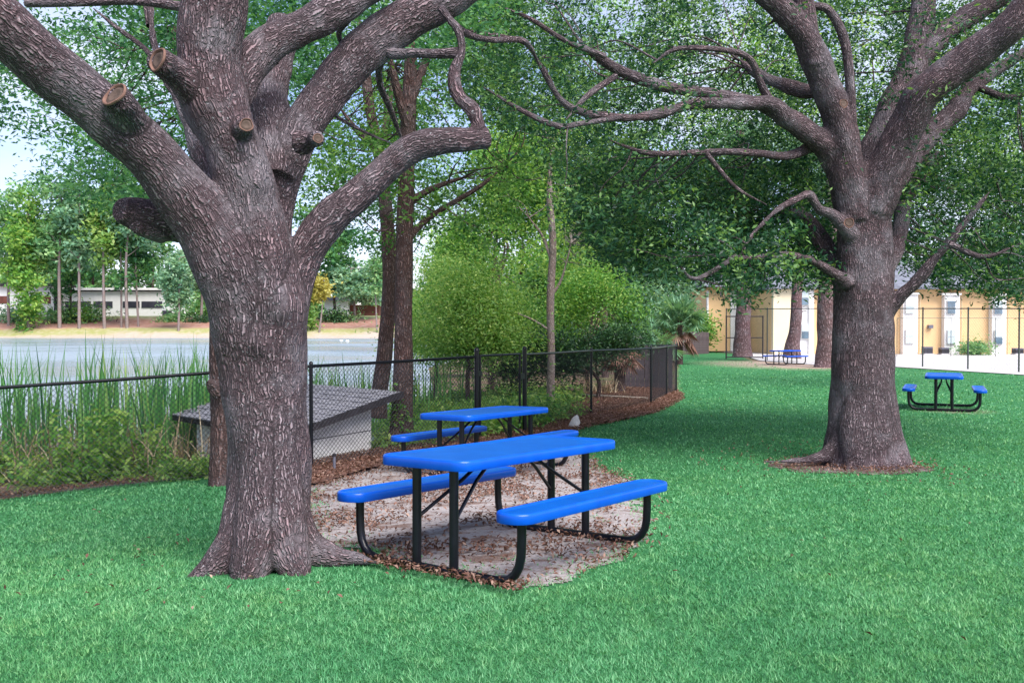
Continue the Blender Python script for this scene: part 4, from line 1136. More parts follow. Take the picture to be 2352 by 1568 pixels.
# shrubs along the far building
g_s = 'shrubs on the far bank'
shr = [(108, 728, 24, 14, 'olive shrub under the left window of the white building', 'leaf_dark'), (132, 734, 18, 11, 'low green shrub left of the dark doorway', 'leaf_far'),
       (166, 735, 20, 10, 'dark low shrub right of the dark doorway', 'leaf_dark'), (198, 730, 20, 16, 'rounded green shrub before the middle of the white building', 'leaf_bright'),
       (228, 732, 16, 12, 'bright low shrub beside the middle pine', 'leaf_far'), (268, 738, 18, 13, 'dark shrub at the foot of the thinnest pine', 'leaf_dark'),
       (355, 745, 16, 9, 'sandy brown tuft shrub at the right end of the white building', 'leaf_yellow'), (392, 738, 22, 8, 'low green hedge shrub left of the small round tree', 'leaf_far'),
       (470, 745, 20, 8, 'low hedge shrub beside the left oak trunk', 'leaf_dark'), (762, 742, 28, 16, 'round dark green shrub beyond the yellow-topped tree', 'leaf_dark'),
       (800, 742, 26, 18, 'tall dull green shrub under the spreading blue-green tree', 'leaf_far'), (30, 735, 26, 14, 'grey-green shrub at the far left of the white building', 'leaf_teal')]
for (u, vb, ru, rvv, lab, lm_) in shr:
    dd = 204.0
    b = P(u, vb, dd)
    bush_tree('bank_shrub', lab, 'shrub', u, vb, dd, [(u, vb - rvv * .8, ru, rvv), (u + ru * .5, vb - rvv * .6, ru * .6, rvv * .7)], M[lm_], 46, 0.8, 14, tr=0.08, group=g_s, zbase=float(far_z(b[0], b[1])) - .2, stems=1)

# white low building across the pond
DB = 216.0
bb = P(130, 724, DB)
bld = thing('lake_house', 'long low white building with dark window bands across the pond', 'building', (bb[0], bb[1], float(far_z(bb[0], bb[1]))))
off = bld.location
def wbox(name, u0, u1, v0, v1, d, th, m, parent=bld, o=off):
    a_ = P(u0, v1, d); b_ = P(u1, v0, d)
    mb = MB(); mb.box(((a_[0] + b_[0]) / 2, d + th / 2, (a_[2] + b_[2]) / 2), (abs(b_[0] - a_[0]), th, abs(b_[2] - a_[2])))
    return mb.build(name, m, parent, off=o)
wbox('wall', -160, 126, 657, 735, DB, 9, M['white'])
wbox('wall', 146, 372, 668, 742, DB + 2, 9, M['white'])
wbox('wall', 126, 146, 662, 735, DB + 5, 6, M['white'])
wbox('roof', -164, 130, 651, 657, DB - 1, 11, M['fascia'])
wbox('roof', 143, 378, 661, 666, DB + 1, 11, M['white'])
wbox('fascia', 146, 374, 666.2, 669, DB + 1.4, .5, M['fascia'])
for (u0, u1) in ((-90, -40), (-30, 18), (62, 116)):
    w = wbox('window', u0, u1, 680, 697, DB - .12, .3, M['brown_wall'])
    wbox('mullion', (u0 + u1) / 2 - .6, (u0 + u1) / 2 + .6, 680, 697, DB - .2, .1, M['fascia'], w, (0, 0, 0)).data.transform(__import__('mathutils').Matrix.Translation(-off))
for (u0, u1) in ((150, 178), (185, 208), (215, 258), (282, 320), (325, 372)):
    wbox('window', u0, u1, 692, 707, DB + 1.86, .3, M['dark_glass'])
wbox('doorway', 134, 145, 692, 724, DB + 4.8, .4, M['dark_glass'])
wbox('post', 124, 128, 658, 726, DB - 1, .8, M['fascia'])
wbox('doorway', 373, 384, 713, 735, DB + 2, 3, M['dark_glass'])
hb = P(795, 728, 224)
cot = thing('lake_house', 'pale house wall glimpsed between the trees right of the left oak', 'building', (hb[0], hb[1], float(far_z(hb[0], hb[1]))))
wbox('wall', 745, 800, 690, 735, 224, 8, M['white'], cot, cot.location)
wbox('wall', 800, 870, 700, 740, 226, 8, M['brown_wall'], cot, cot.location)
wbox('roof', 735, 880, 682, 690, 222, 11, M['roof'], cot, cot.location)
# two white ducks-sized floats? -> pale buoys on the water seen near the far shore
for k, (u, v_) in enumerate(((784, 783), (798, 784))):
    dd = (EYE - SHORE_Z) * 2100 / (v_ - 752)
    p = P(u, v_, dd)
    ft = thing('float', ['white float on the pond, nearer the oak trunk', 'white float on the pond, nearer the leaning trunk'][k], 'float', (p[0], dd, SHORE_Z), 0, 'white floats on the pond')
    mb = MB(); mb.tube([(0, 0, -.1), (0, 0, .05), (0, 0, .16), (0, 0, .22)], [.22, .3, .24, .05], 12); mb.build('hull', M['white'], ft, True)
    mb = MB(); mb.tube([(0, 0, .2), (0, 0, .34)], .03, 6); mb.build('eyelet', M['grey_metal'], ft)

# ------------------------------------------------------------------ apartments on the right
DA = 68.0
gz = P(2100, 818, DA)[2]
apt = thing('apartment_building', 'two-storey tan apartment building with white window bays behind the right oak', 'building', (P(1990, 818, DA)[0], DA, gz))
off = apt.location
AX = lambda n_, u0, u1, v0, v1, d_, th, m, par=None: wbox(n_, u0, u1, v0, v1, d_, th, m, par or apt, off)
AX('wall', 1770, 2720, 656, 822, DA, 9, M['yellow'])
AX('wall', 1627, 1770, 660, 806, DA + 6, 9, M['yellow'])
AX('corner_trim', 1624, 1628, 668, 806, DA + 5.9, .3, M['white'])
AX('panel', 1678, 1694, 668, 806, DA + 5.85, .3, M['white'])
AX('panel', 1776, 1822, 660, 818, DA - .5, .6, M['cream'])
AX('panel', 1824, 1870, 660, 819, DA - .55, .6, M['white'])
AX('drainpipe', 1858, 1861, 664, 819, DA - .75, .15, M['white'])
def window(u0, u1, v0, v1, d_, lower_dark):
    fr = AX('window', u0 - 1.2, u1 + 1.2, v0 - 1.2, v1 + 1.2, d_, .12, M['white'])
    vm = (v0 + v1) / 2
    for (a_, b_, m_) in ((v0, vm - .8, 'blind' if lower_dark != 2 else 'glass'), (vm + .8, v1, 'glass' if lower_dark else 'blind')):
        p = AX('pane', u0, u1, a_, b_, d_ - .05, .08, M[m_])
        p.parent = fr
bays = [(2074, 2109, 2081, 2099), (2169, 2205, 2177, 2195), (2278, 2312, 2285, 2303), (2392, 2428, 2399, 2418), (2508, 2546, 2516, 2536)]
for i, (a0, a1, w0, w1) in enumerate(bays):
    AX('panel', a0, a1, 676 + i * 1.2, 821, DA - .5, .55, M['white'])
    AX('bay_cap', a0 - 4, a1 + 4, 672 + i * 1.2, 676 + i * 1.2, DA - .7, .8, M['white'])
    AX('drainpipe', a1 + 3.4, a1 + 5, 682, 820, DA - .2, .15, M['cream'])
    AX('brown_strip', a0 - 5, a0 - 2.6, 684, 820, DA - .12, .1, M['brown_wall'])  # thin solid brown strip left of each bay
    window(w0, w1, 690 + i, 719 + i, DA - .64, 2 if i in (1,) else 1 if i == 2 else 0)
    window(w0, w1, 757 + i, 788 + i, DA - .64, 1 if i == 2 else 0)
window(1842, 1857, 668, 700, DA - .7, 1)
window(1842, 1857, 745, 777, DA - .7, 1)
AX('meter_box', 2134, 2144, 746, 754, DA - .3, .3, M['grey_metal'])
# pitched roof
a_ = P(1766, 657, DA - 1); b_ = P(2740, 657, DA - 1); rz_ = P(1800, 590, DA + 5)[2]
mb = MB(); mb.add([(a_[0], DA - 1, a_[2]), (b_[0], DA - 1, a_[2]), (b_[0], DA + 5.5, rz_), (a_[0], DA + 5.5, rz_), (a_[0], DA + 12, a_[2]), (b_[0], DA + 12, a_[2]), (a_[0], DA - 1, a_[2] - .2), (b_[0], DA - 1, a_[2] - .2), (a_[0], DA + 12, a_[2] - .2), (b_[0], DA + 12, a_[2] - .2)],
                 [(0, 1, 2, 3), (3, 2, 5, 4), (0, 3, 4, 8, 6), (1, 7, 9, 5, 2), (6, 7, 1, 0), (8, 4, 5, 9), (6, 8, 9, 7)])
mb.build('roof', M['roof'], apt, off=off)
a_ = P(1618, 658, DA + 5); b_ = P(1775, 658, DA + 5)
mb = MB(); mb.add([(a_[0], DA + 5, a_[2]), (b_[0], DA + 5, a_[2]), (b_[0], DA + 11, a_[2] + 2.2), (a_[0], DA + 11, a_[2] + 2.2), (a_[0], DA + 17, a_[2]), (b_[0], DA + 17, a_[2])],
                 [(0, 1, 2, 3), (3, 2, 5, 4), (0, 3, 4), (1, 5, 2), (0, 4, 5, 1)])
mb.build('roof', M['roof'], apt, off=off)
for k, (u0, u1, v0, v1, lab) in enumerate(((2120, 2139, 797, 815, 'dark air conditioner unit at the apartment wall right of the first white bay'), (2159, 2177, 799, 816, 'dark air conditioner unit at the apartment wall left of the second white bay'), (2328, 2347, 800, 819, 'dark air conditioner unit at the apartment wall nearest the right edge'))):
    p0 = P(u0, v1, DA - 1.2); p1 = P(u1, v0, DA - 1.2)
    gzz = float(lawn_z(p0[0], DA - 1.2)) + .03
    ac = thing('air_conditioner', lab, 'air conditioner', ((p0[0] + p1[0]) / 2, DA - 1.2, gzz), 0, 'air conditioners along the apartment wall')
    w_ = p1[0] - p0[0]; h_ = p1[2] - gzz
    MB().box((0, 0, .04), (w_ * 1.15, w_ * 1.15, .08)).build('pad', M['concrete'], ac)
    MB().box((0, 0, .08 + (h_ - .1) / 2), (w_ * .94, w_ * .94, h_ - .1)).build('coil_box', M['grey_metal'], ac)
    mb = MB()
    for q in range(6): mb.box((0, 0, .14 + q * (h_ - .2) / 6), (w_, w_, .03))
    mb.build('louvres', M['fascia'], ac)
    MB().box((0, 0, h_), (w_ * 1.02, w_ * 1.02, .06)).build('fan_cover', M['grey_metal'], ac)
bush_tree('clipped_shrub', 'flat-topped green shrub against the tan wall between the second and third white bays', 'shrub', 2243, 815, 66, [(2240, 800, 20, 8), (2255, 797, 14, 7), (2230, 803, 12, 6)], M['leaf_far'], 90, .22, 18, tr=.07, stems=1)

# ------------------------------------------------------------------ chain link fences
def wire_panel(name, a, b, za0, za1, zb0, zb1, pitch, r, parent, off, m):
    """diagonal wires both ways across the panel a-b (ground points), clipped to it"""
    a = np.array(a[:2]); b = np.array(b[:2]); L = np.linalg.norm(b - a); H = (za1 - za0 + zb1 - zb0) / 2
    ex = (b - a) / L; nrm = np.array([-ex[1], ex[0]])
    segs = []
    k = -H
    while k < L:
        for sgn in (1, -1):
            s0, s1 = k, k + H
            t0 = max(0, -s0 / H); t1 = min(1, (L - s0) / H)
            if t1 - t0 > 0.01:
                h0, h1 = (t0 * H, t1 * H) if sgn > 0 else (H - t0 * H, H - t1 * H)
                segs.append((s0 + t0 * H, h0, s0 + t1 * H, h1, sgn * r * .8))
        k += pitch
    V = []; Fq = []
    for i, (s0, h0, s1, h1, o_) in enumerate(segs):
        for s, h in ((s0, h0), (s1, h1)):
            g = za0 + (zb0 - za0) * s / L + h
            c = np.array([*(a + ex * s + nrm * o_), g])
            dx = r
            V += [c + [ex[0] * dx, ex[1] * dx, 0], c + [nrm[0] * dx, nrm[1] * dx, dx * .6], c - [ex[0] * dx, ex[1] * dx, 0] , c - [nrm[0] * dx, nrm[1] * dx, dx * .6]]
        q = i * 8
        Fq += [(q + j, q + (j + 1) % 4, q + 4 + (j + 1) % 4, q + 4 + j) for j in range(4)]
    return tag(mesh_np(name, np.array(V), np.array(Fq), m, parent, off=off), kind='stuff')

FH = 1.33
WR = lambda p: .0034 if p[1] < 13 else .0018
fence = thing('chain_link_fence', 'low black chain link fence along the pond side behind the picnic tables', 'fence', tuple(FENCE[2]))
off = fence.location
def post(p, h, r, name='post', par=None, o=None, m=None, cap=True):
    mb = MB(); pts = [(p[0], p[1], p[2] - .15), (p[0], p[1], p[2] + h)]
    mb.tube(pts, r, 12)
    if cap: mb.tube([(p[0], p[1], p[2] + h), (p[0], p[1], p[2] + h + r * .7), (p[0], p[1], p[2] + h + r * 1.3)], [r * 1.15, r * 1.0, r * .3], 12)
    return mb.build(name, m or M['black'], par or fence, True, off=o if o is not None else off)
fz = [np.array([p[0], p[1], float(terrain_z(p[0], p[1]))]) for p in FENCE]
mid0 = (fz[1] * .55 + fz[2] * .45); mid0[2] = float(terrain_z(mid0[0], mid0[1]))
hid = fz[1] + (fz[2] - fz[1]) * .80; hid[2] = float(terrain_z(hid[0], hid[1]))
run = [fz[0], fz[1] + (fz[0] - fz[1]) * .3, hid, fz[2], fz[3]]
run2 = [fz[4], fz[5], fz[6], fz[7], fz[8]]
back = np.array([fz[8][0] - 2.4, fz[8][1] + 6.5, 0]); back[2] = float(terrain_z(back[0], back[1]))
run2b = run2 + [back]
for rr in (run, run2b):
    for i, p in enumerate(rr):
        post(p, FH + (.06 if i in (0, len(rr) - 1) else 0.0), .036 if (rr is run and i == 4) or (rr is run2b and i == 0) else .024)
    for i in range(len(rr) - 1):
        a_, b_ = rr[i], rr[i + 1]
        mb = MB(); mb.tube([(a_[0], a_[1], a_[2] + FH - .03), ((a_[0] + b_[0]) / 2, (a_[1] + b_[1]) / 2, (a_[2] + b_[2]) / 2 + FH - .035), (b_[0], b_[1], b_[2] + FH - .03)], .021, 10)
        mb.build('top_rail', M['black'], fence, True, off=off)
        wire_panel('wire_mesh', a_, b_, a_[2] + .03, a_[2] + FH - .03, b_[2] + .03, b_[2] + FH - .03, .062, WR(a_), fence, off, M['wire'])
        mb = MB(); mb.tube([(a_[0], a_[1], a_[2] + .05), (b_[0], b_[1], b_[2] + .05)], .003, 5); mb.build('tension_wire', M['wire'], fence, off=off)
# gate between the two heavy posts
ga, gb = fz[3], fz[4]
gdir = unit((gb - ga)[None])[0]
g0 = ga + gdir * .09; g1 = gb - gdir * .16
gate = thing('fence_gate', 'narrow black chain link gate behind the second picnic table', 'gate', tuple(g0))
go = gate.location
mb = MB()
for q in (g0, g1): mb.tube([(q[0], q[1], q[2] + .12), (q[0], q[1], q[2] + FH)], .021, 10)
mb.build('stile', M['black'], gate, True, off=go) if False else None
for q in (g0, g1): MB().tube([(q[0], q[1], q[2] + .12), (q[0], q[1], q[2] + FH)], .021, 10).build('stile', M['black'], gate, True, off=go)
for h in (.42, FH - .02): MB().tube([(g0[0], g0[1], g0[2] + h), (g1[0], g1[1], g1[2] + h)], .018, 10).build('rail', M['black'], gate, True, off=go)
wire_panel('wire_mesh', g0, g1, g0[2] + .42, g0[2] + FH, g1[2] + .42, g1[2] + FH, .062, .0022, gate, go, M['wire'])
for h in (.5, 1.05): MB().box((g0[0] - gdir[0] * .03, g0[1] - gdir[1] * .03, g0[2] + h), (.1, .06, .07), math.atan2(gdir[1], gdir[0])).build('hinge', M['black'], gate, off=go)
MB().box((g1[0] + gdir[0] * .05, g1[1] + gdir[1] * .05, g1[2] + .95), (.14, .05, .09), math.atan2(gdir[1], gdir[0])).build('latch', M['black'], gate, off=go)

# tall court fence on the right
tall = thing('court_fence', 'tall thin wire fence between the lawn and the apartments', 'fence', tuple(ground_hit(2119, 845)))
to = tall.location
tp = [ground_hit(1668, 812), ground_hit(1762, 818), ground_hit(1935, 838), ground_hit(2119, 847), ground_hit(2223, 857), ground_hit(2340, 865), ground_hit(2480, 876)]
tp = [np.array(p) for p in tp]
# pull the run onto sensible distances from its post heights
hs = [103, 112, 130, 138, 148, 160, 172]
TH = 2.9
tp2 = []
for (u, v_), hp in zip(((1668, 812), (1762, 818), (1935, 838), (2119, 845), (2223, 855), (2340, 863), (2480, 876)), hs):
    dd = TH * 2100 / hp
    p = P(u, v_, dd); tp2.append(np.array([p[0], p[1], float(lawn_z(p[0], p[1]))]))
for p, (u, vt) in zip(tp2, ((1668, 709), (1762, 708), (1935, 707), (2119, 707), (2223, 707), (2340, 707), (2480, 706))):
    h = P(u, vt, p[1])[2] - p[2]
    post(p, h, .035, 'post', tall, to, M['green_metal'])
    p_top = h
tops = [np.array([p[0], p[1], P(u, vt, p[1])[2]]) for p, (u, vt) in zip(tp2, ((1668, 709), (1762, 708), (1935, 707), (2119, 707), (2223, 707), (2340, 707), (2480, 706)))]
for i in range(len(tp2) - 1):
    MB().tube([tops[i] - [0, 0, .03], tops[i + 1] - [0, 0, .03]], .025, 8).build('top_rail', M['green_metal'], tall, True, off=to)
    wire_panel('wire_mesh', tp2[i], tp2[i + 1], tp2[i][2] + .05, tops[i][2], tp2[i + 1][2] + .05, tops[i + 1][2], .16, .0022, tall, to, M['green_metal'])
inner = thing('court_fence', 'fainter second wire fence close to the apartment wall, behind the tall one', 'fence', tuple(P(2186, 818, 62)))
io_ = inner.location
pp = []
for u in (2060, 2184, 2286, 2420):
    p = P(u, 820, 63); p[2] = float(lawn_z(p[0], 63)); pp.append(p)
    post(p, 2.65, .022, 'post', inner, io_, M['green_metal'])
for i in range(3): MB().tube([pp[i] + [0, 0, 2.65], pp[i + 1] + [0, 0, 2.65]], .02, 6).build('top_rail', M['green_metal'], inner, off=io_)
cg = thing('court_gate', 'tall gate frame by the thick pine bole, standing in front of the tan wall', 'gate', tuple(tp2[0]))
pa = P(1668, 812, 58); pb = P(1752, 812, 58)
for q in (pa, pb): q[2] = float(lawn_z(q[0], 58))
co_ = cg.location
for q in (pa, pb): MB().tube([q, q + [0, 0, 2.75]], .045, 8).build('stile', M['fascia'], cg, True, off=co_)
for h in (.12, 1.35, 2.7): MB().tube([pa + [0, 0, h], pb + [0, 0, h]], .035, 8).build('rail', M['fascia'], cg, True, off=co_)

# plank fences in the background
def plank_fence(label, a, b, h, w, m, seed, group='plank fences beyond the corner'):
    a = np.array(a); b = np.array(b); L = np.linalg.norm((b - a)[:2]); n = int(L / w); r_ = random.Random(seed)
    root = thing('plank_fence', label, 'fence', tuple(a), 0, group)
    ang = math.atan2(b[1] - a[1], b[0] - a[0])
    me = None
    for k in range(n):
        p = a + (b - a) * (k + .5) / n
        hh = h * r_.uniform(.96, 1.03)
        if me is None:
            ob = MB().prism([(-w * .47, -.012), (w * .47, -.012), (w * .47, .012), (-w * .47, .012)], 0, h).build('plank', m, root); me = ob
        else:
            ob = me.copy(); COL.objects.link(ob); ob.parent = root
        ob.location = p - np.array(root.location); ob.rotation_euler = (0, r_.uniform(-.01, .01), ang); ob.scale = (1, 1, hh / h)
    for q in (.3, .8):
        nrm = np.array([math.sin(ang), -math.cos(ang), 0]) * -.03
        MB().tube([a + nrm + [0, 0, h * q], b + nrm + [0, 0, h * q]], .03, 4).build('rail', m, root, off=root.location)
def gp(u, d): 
    p = P(u, 800, d); p[2] = float(terrain_z(p[0], p[1])); return p
plank_fence('dark stained plank fence seen through the chain link at the fence corner', gp(1428, 27), gp(1545, 26.5), 1.25, .13, M['wood_dark'], 1)
plank_fence('weathered grey plank fence between the palms and the tan apartment end', gp(1470, 64), gp(1628, 70), 1.7, .16, M['wood'], 2)

# ------------------------------------------------------------------ pump shed behind the fence
N_ = np.array([-2.98, 12.11, .168]); L_ = np.array([-5.49, 14.75, .168]); B_ = np.array([-4.14, 15.99, .63]); R_ = np.array([-1.63, 13.36, .63])
shed = thing('pump_shed', 'low grey block shed with a dark shingled sloping roof behind the left oak', 'shed', (-3.5, 14.0, float(terrain_z(-3.5, 14.0))))
off = shed.location
eu = (L_ - N_) / np.linalg.norm(L_ - N_); ev_ = (R_ - N_); ev_l = np.linalg.norm(ev_); ev_ /= ev_l; LL = np.linalg.norm(L_ - N_)
def roofpt(s, t_, h=0): # s along eave (m), t up the slope (m)
    nrm = np.cross(ev_, eu); nrm /= np.linalg.norm(nrm)
    if nrm[2] < 0: nrm = -nrm
    return N_ + eu * s + ev_ * t_ + nrm * h
def slab(name, s0, s1, t0, t1, h0, h1, m):
    v = [roofpt(s, t_, h) for h in (h0, h1) for s, t_ in ((s0, t0), (s1, t0), (s1, t1), (s0, t1))]
    return MB().add(v, [(3, 2, 1, 0), (4, 5, 6, 7), (0, 1, 5, 4), (1, 2, 6, 5), (2, 3, 7, 6), (3, 0, 4, 7)]).build(name, m, shed, off=off)
slab('roof_deck', .02, LL - .02, .02, ev_l - .02, -.045, -.012, M['fascia'])
slab('fascia', 0, LL, -.02, .015, -.085, .0, M['fascia'])
slab('fascia', -.02, .012, 0, ev_l + .04, -.085, .0, M['fascia'])
slab('fascia', LL - .012, LL + .02, 0, ev_l + .04, -.085, .0, M['pale_wood'])
rows, cols = 10, 12
for i in range(rows):
    for j in range(cols + 1):
        w_ = LL / cols; s0 = max(.0, j * w_ - (w_ / 2 if i % 2 else 0)); s1 = min(LL, (j + 1) * w_ - (w_ / 2 if i % 2 else 0))
        if s1 - s0 < .03: continue
        t0 = i * ev_l / rows; hh = rng.uniform(.002, .008)
        v = [roofpt(s0 + .008, t0 - .01, hh + .010), roofpt(s1 - .008, t0 - .01, hh + .010), roofpt(s1 - .008, t0 + ev_l / rows + .02, .002), roofpt(s0 + .008, t0 + ev_l / rows + .02, .002),
             roofpt(s0 + .008, t0 - .01, -.01), roofpt(s1 - .008, t0 - .01, -.01)]
        MB().add(v, [(0, 1, 2, 3), (4, 5, 1, 0)]).build('shingle', M['shingle'], shed, off=off)
h2 = np.array([ev_[0], ev_[1], 0]); h2 /= np.linalg.norm(h2); e2 = np.array([eu[0], eu[1], 0])
i0 = N_ * [1, 1, 0] + e2 * .34 + h2 * .18; WL = LL - .85; WD = 1.38
zb = -.95
def wallq(p, q, zt0, zt1, nm='wall'):
    dirv = unit((q - p)[None])[0]; nn = np.array([-dirv[1], dirv[0], 0]) * .12
    v = [p + [0, 0, zb], q + [0, 0, zb], q + [0, 0, zt1], p + [0, 0, zt0], p + nn + [0, 0, zb], q + nn + [0, 0, zb], q + nn + [0, 0, zt1], p + nn + [0, 0, zt0]]
    return MB().add(v, [(0, 1, 2, 3), (7, 6, 5, 4), (0, 4, 5, 1), (1, 5, 6, 2), (2, 6, 7, 3), (3, 7, 4, 0)]).build(nm, M['block'], shed, off=off)
c00, c10, c11, c01 = i0, i0 + h2 * WD, i0 + h2 * WD + e2 * WL, i0 + e2 * WL
zs_ = lambda t_: .168 + t_ * (R_ - N_)[2] / np.linalg.norm((R_ - N_)[:2]) - .06
wallq(c00, c10, zs_(.18), zs_(.18 + WD)); wallq(c10, c11, zs_(.18 + WD), zs_(.18 + WD)); wallq(c11, c01, zs_(.18 + WD), zs_(.18)); wallq(c01, c00, zs_(.18), zs_(.18))
# block joint along the front face, a recessed course line made of a thin strip
dq = unit((c10 - c00)[None])[0]; nq = np.array([dq[1], -dq[0], 0])
MB().add([c00 + nq * .004 + [0, 0, -.024], c10 + nq * .004 + [0, 0, .06], c10 + nq * .004 + [0, 0, .073], c00 + nq * .004 + [0, 0, -.011]], [(0, 1, 2, 3)]).build('block_joint', M['fascia'], shed, off=off)

pz = ground_hit(768, 1085)
stake = thing('vent_pipe', 'short grey capped pipe standing in the brown leaves before the shed wall', 'pipe', (pz[0], pz[1], float(terrain_z(pz[0], pz[1]))))
MB().tube([(0, 0, -.05), (0, 0, .2)], .018, 10).build('pipe', M['grey_metal'], stake, True)
MB().tube([(0, 0, .2), (0, 0, .225), (0, 0, .235)], [.026, .026, .012], 10).build('cap', M['fascia'], stake, True)

# white chunk of stone leaning at the mulch edge
pz = ground_hit(1315, 985)
bm = MB(); rr_ = np.random.default_rng(5)
vs = []; n = 9
for k, (h, r) in enumerate(((0, .13), (.06, .15), (.14, .11), (.21, .06), (.255, .015))):
    for j in range(n):
        th = 2 * math.pi * j / n; q = r * (1 + .22 * rr_.normal())
        vs.append((q * math.cos(th) * .9 + .02 * k, q * math.sin(th), h + .012 * rr_.normal()))
fs = [(i * n + j, i * n + (j + 1) % n, (i + 1) * n + (j + 1) % n, (i + 1) * n + j) for i in range(4) for j in range(n)] + [tuple(range(4 * n, 5 * n))]
rk = bm.add(vs, fs).build('white_rock', M['rock'])
rk.location = (pz[0], pz[1], float(terrain_z(pz[0], pz[1])) - .01)
tag(rk, 'pale pointed stone in the brown leaves behind the second picnic table bench', 'rock')
# fallen branch on the slope behind the fence
lg = [(*(P(u, v_, dd)[:2]), float(terrain_z(*P(u, v_, dd)[:2])) + .06) for u, v_, dd in ((1325, 905, 23.5), (1370, 890, 23), (1430, 872, 22.6), (1488, 862, 22.2))]
lo = thing('fallen_branch', 'pale fallen branch lying on the leafy slope behind the fence', 'branch', lg[1])
MB().tube(catmull(lg, 5), np.linspace(.05, .03, 16), 8).build('wood', M['pale_wood'], lo, True, off=lo.location)

# ------------------------------------------------------------------ picnic tables
def rounded(hx, hy, r, n=7):
    o = []
    for cx, cy, a0 in ((hx - r, hy - r, 0), (-hx + r, hy - r, 90), (-hx + r, -hy + r, 180), (hx - r, -hy + r, 270)):
        for k in range(n + 1):
            a_ = R(a0 + 90 * k / n); o.append((cx + r * math.cos(a_), cy + r * math.sin(a_)))
    return o

def slab_top(hx, hy, r, z, th):
    """dished top with a rolled rim and a deep skirt; returns (panel, rim) builders"""
    prof = [(-.036, -.006), (-.031, -.001), (-.024, .0035), (-.015, .0055), (-.007, .003), (-.002, -.003), (0, -.011), (0, -th + .006), (-.004, -th), (-.02, -th)]
    rings = [[(x, y, z + dz) for x, y in rounded(hx + d_, hy + d_, max(r + d_, .02))] for d_, dz in prof]
    n = len(rings[0]); v = [p for q in rings for p in q]
    rim = MB().add(v, [(i * n + k, (i + 1) * n + k, (i + 1) * n + (k + 1) % n, i * n + (k + 1) % n) for i in range(len(prof) - 1) for k in range(n)])
    o = rounded(hx - .035, hy - .035, max(r - .035, .02))
    pn = MB().prism(o, z - .014, z - .005)
    return pn, rim

def picnic_table(label, loc, rz, group):
    root = thing('picnic_table', label, 'picnic table', loc, rz, group)
    L2 = .915
    pn, rim = slab_top(L2, .37, .105, .745, .060)
    top = pn.build('tabletop', M['blue'], root); rim.build('rim', M['rim'], top, True)
    for s in (1, -1):
        pn, rim = slab_top(L2, .127, .118, .47, .058)
        pn.v = [(x, y + s * .683, z) for x, y, z in pn.v]; rim.v = [(x, y + s * .683, z) for x, y, z in rim.v]
        st = pn.build('seat', M['blue'], root); rim.build('rim', M['rim'], st, True)
    for sx in (-.757, .757):
        pts = [(sx, .683, .425)]
        pts += [(sx, .683, .30), (sx, .678, .2), (sx, .665, .14), (sx, .635, .09), (sx, .59, .055), (sx, .53, .038), (sx, .46, .034), (sx, .2, .034), (sx, 0, .034)]
        pts = pts + [(x, -y, z) for x, y, z in pts[::-1][1:]]
        MB().tube(pts, .0285, 14).build('base_rail', M['black'], root, True)
        for s in (1, -1):
            MB().tube([(sx, s * .157, .05), (sx, s * .157, .70)], .030, 14).build('leg', M['black'], root, True)
            gm = MB(); gm.box((sx, s * .683, .423), (.05, .19, .010)); gm.box((sx, s * .683, .428), (.07, .10, .006))
            gm.build('seat_bracket', M['black'], root)
            MB().tube([(sx * .965, s * .15, .36), (sx * .55, s * .06, .56), (sx * .26, s * .03, .698)], .013, 8).build('brace', M['black'], root, True)
        MB().box((sx, 0, .705), (.05, .60, .012)).build('top_bracket', M['black'], root)
    MB().box((0, 0, .705), (.9, .05, .010)).build('spine', M['black'], root)
    return root
gt = 'blue picnic tables on the lawn'
t1 = picnic_table('nearest and largest blue picnic table, on the sandy patch beside the left oak', (-.0285, 6.365, -.006), .9212, gt)
import mathutils
def settle(o, rz):
    # frames stand on the ground, so they take its slope
    x, y = o.location[0], o.location[1]; e = .5
    nrm = Vector((-(float(lawn_z(x + e, y)) - float(lawn_z(x - e, y))), -(float(lawn_z(x, y + e)) - float(lawn_z(x, y - e))), 2 * e)).normalized()
    o.rotation_euler = (Vector((0, 0, 1)).rotation_difference(nrm).to_matrix() @ mathutils.Matrix.Rotation(rz, 3, 'Z')).to_euler()
settle(t1, .9212)
def table(label, loc, rz):
    c = copy_tree(t1); c.location = loc; c.rotation_euler = (0, 0, rz); c['label'] = label; settle(c, rz); return c
table('blue picnic table second from the camera, directly behind the nearest one by the gate', (-.298, 11.045, -.177), 1.011)
p = P(2188, 940, 19.5)
table('blue picnic table seen end-on, alone on the grass right of the right oak trunk', (p[0], 19.9, float(lawn_z(p[0], 19.9)) - .0), 1.571 - .44)
p = P(1804, 838, 47.5)
table('farthest blue picnic table, in front of the leaning pine bole', (p[0], 47.5, float(lawn_z(p[0], 47.5)) + .01), .65)

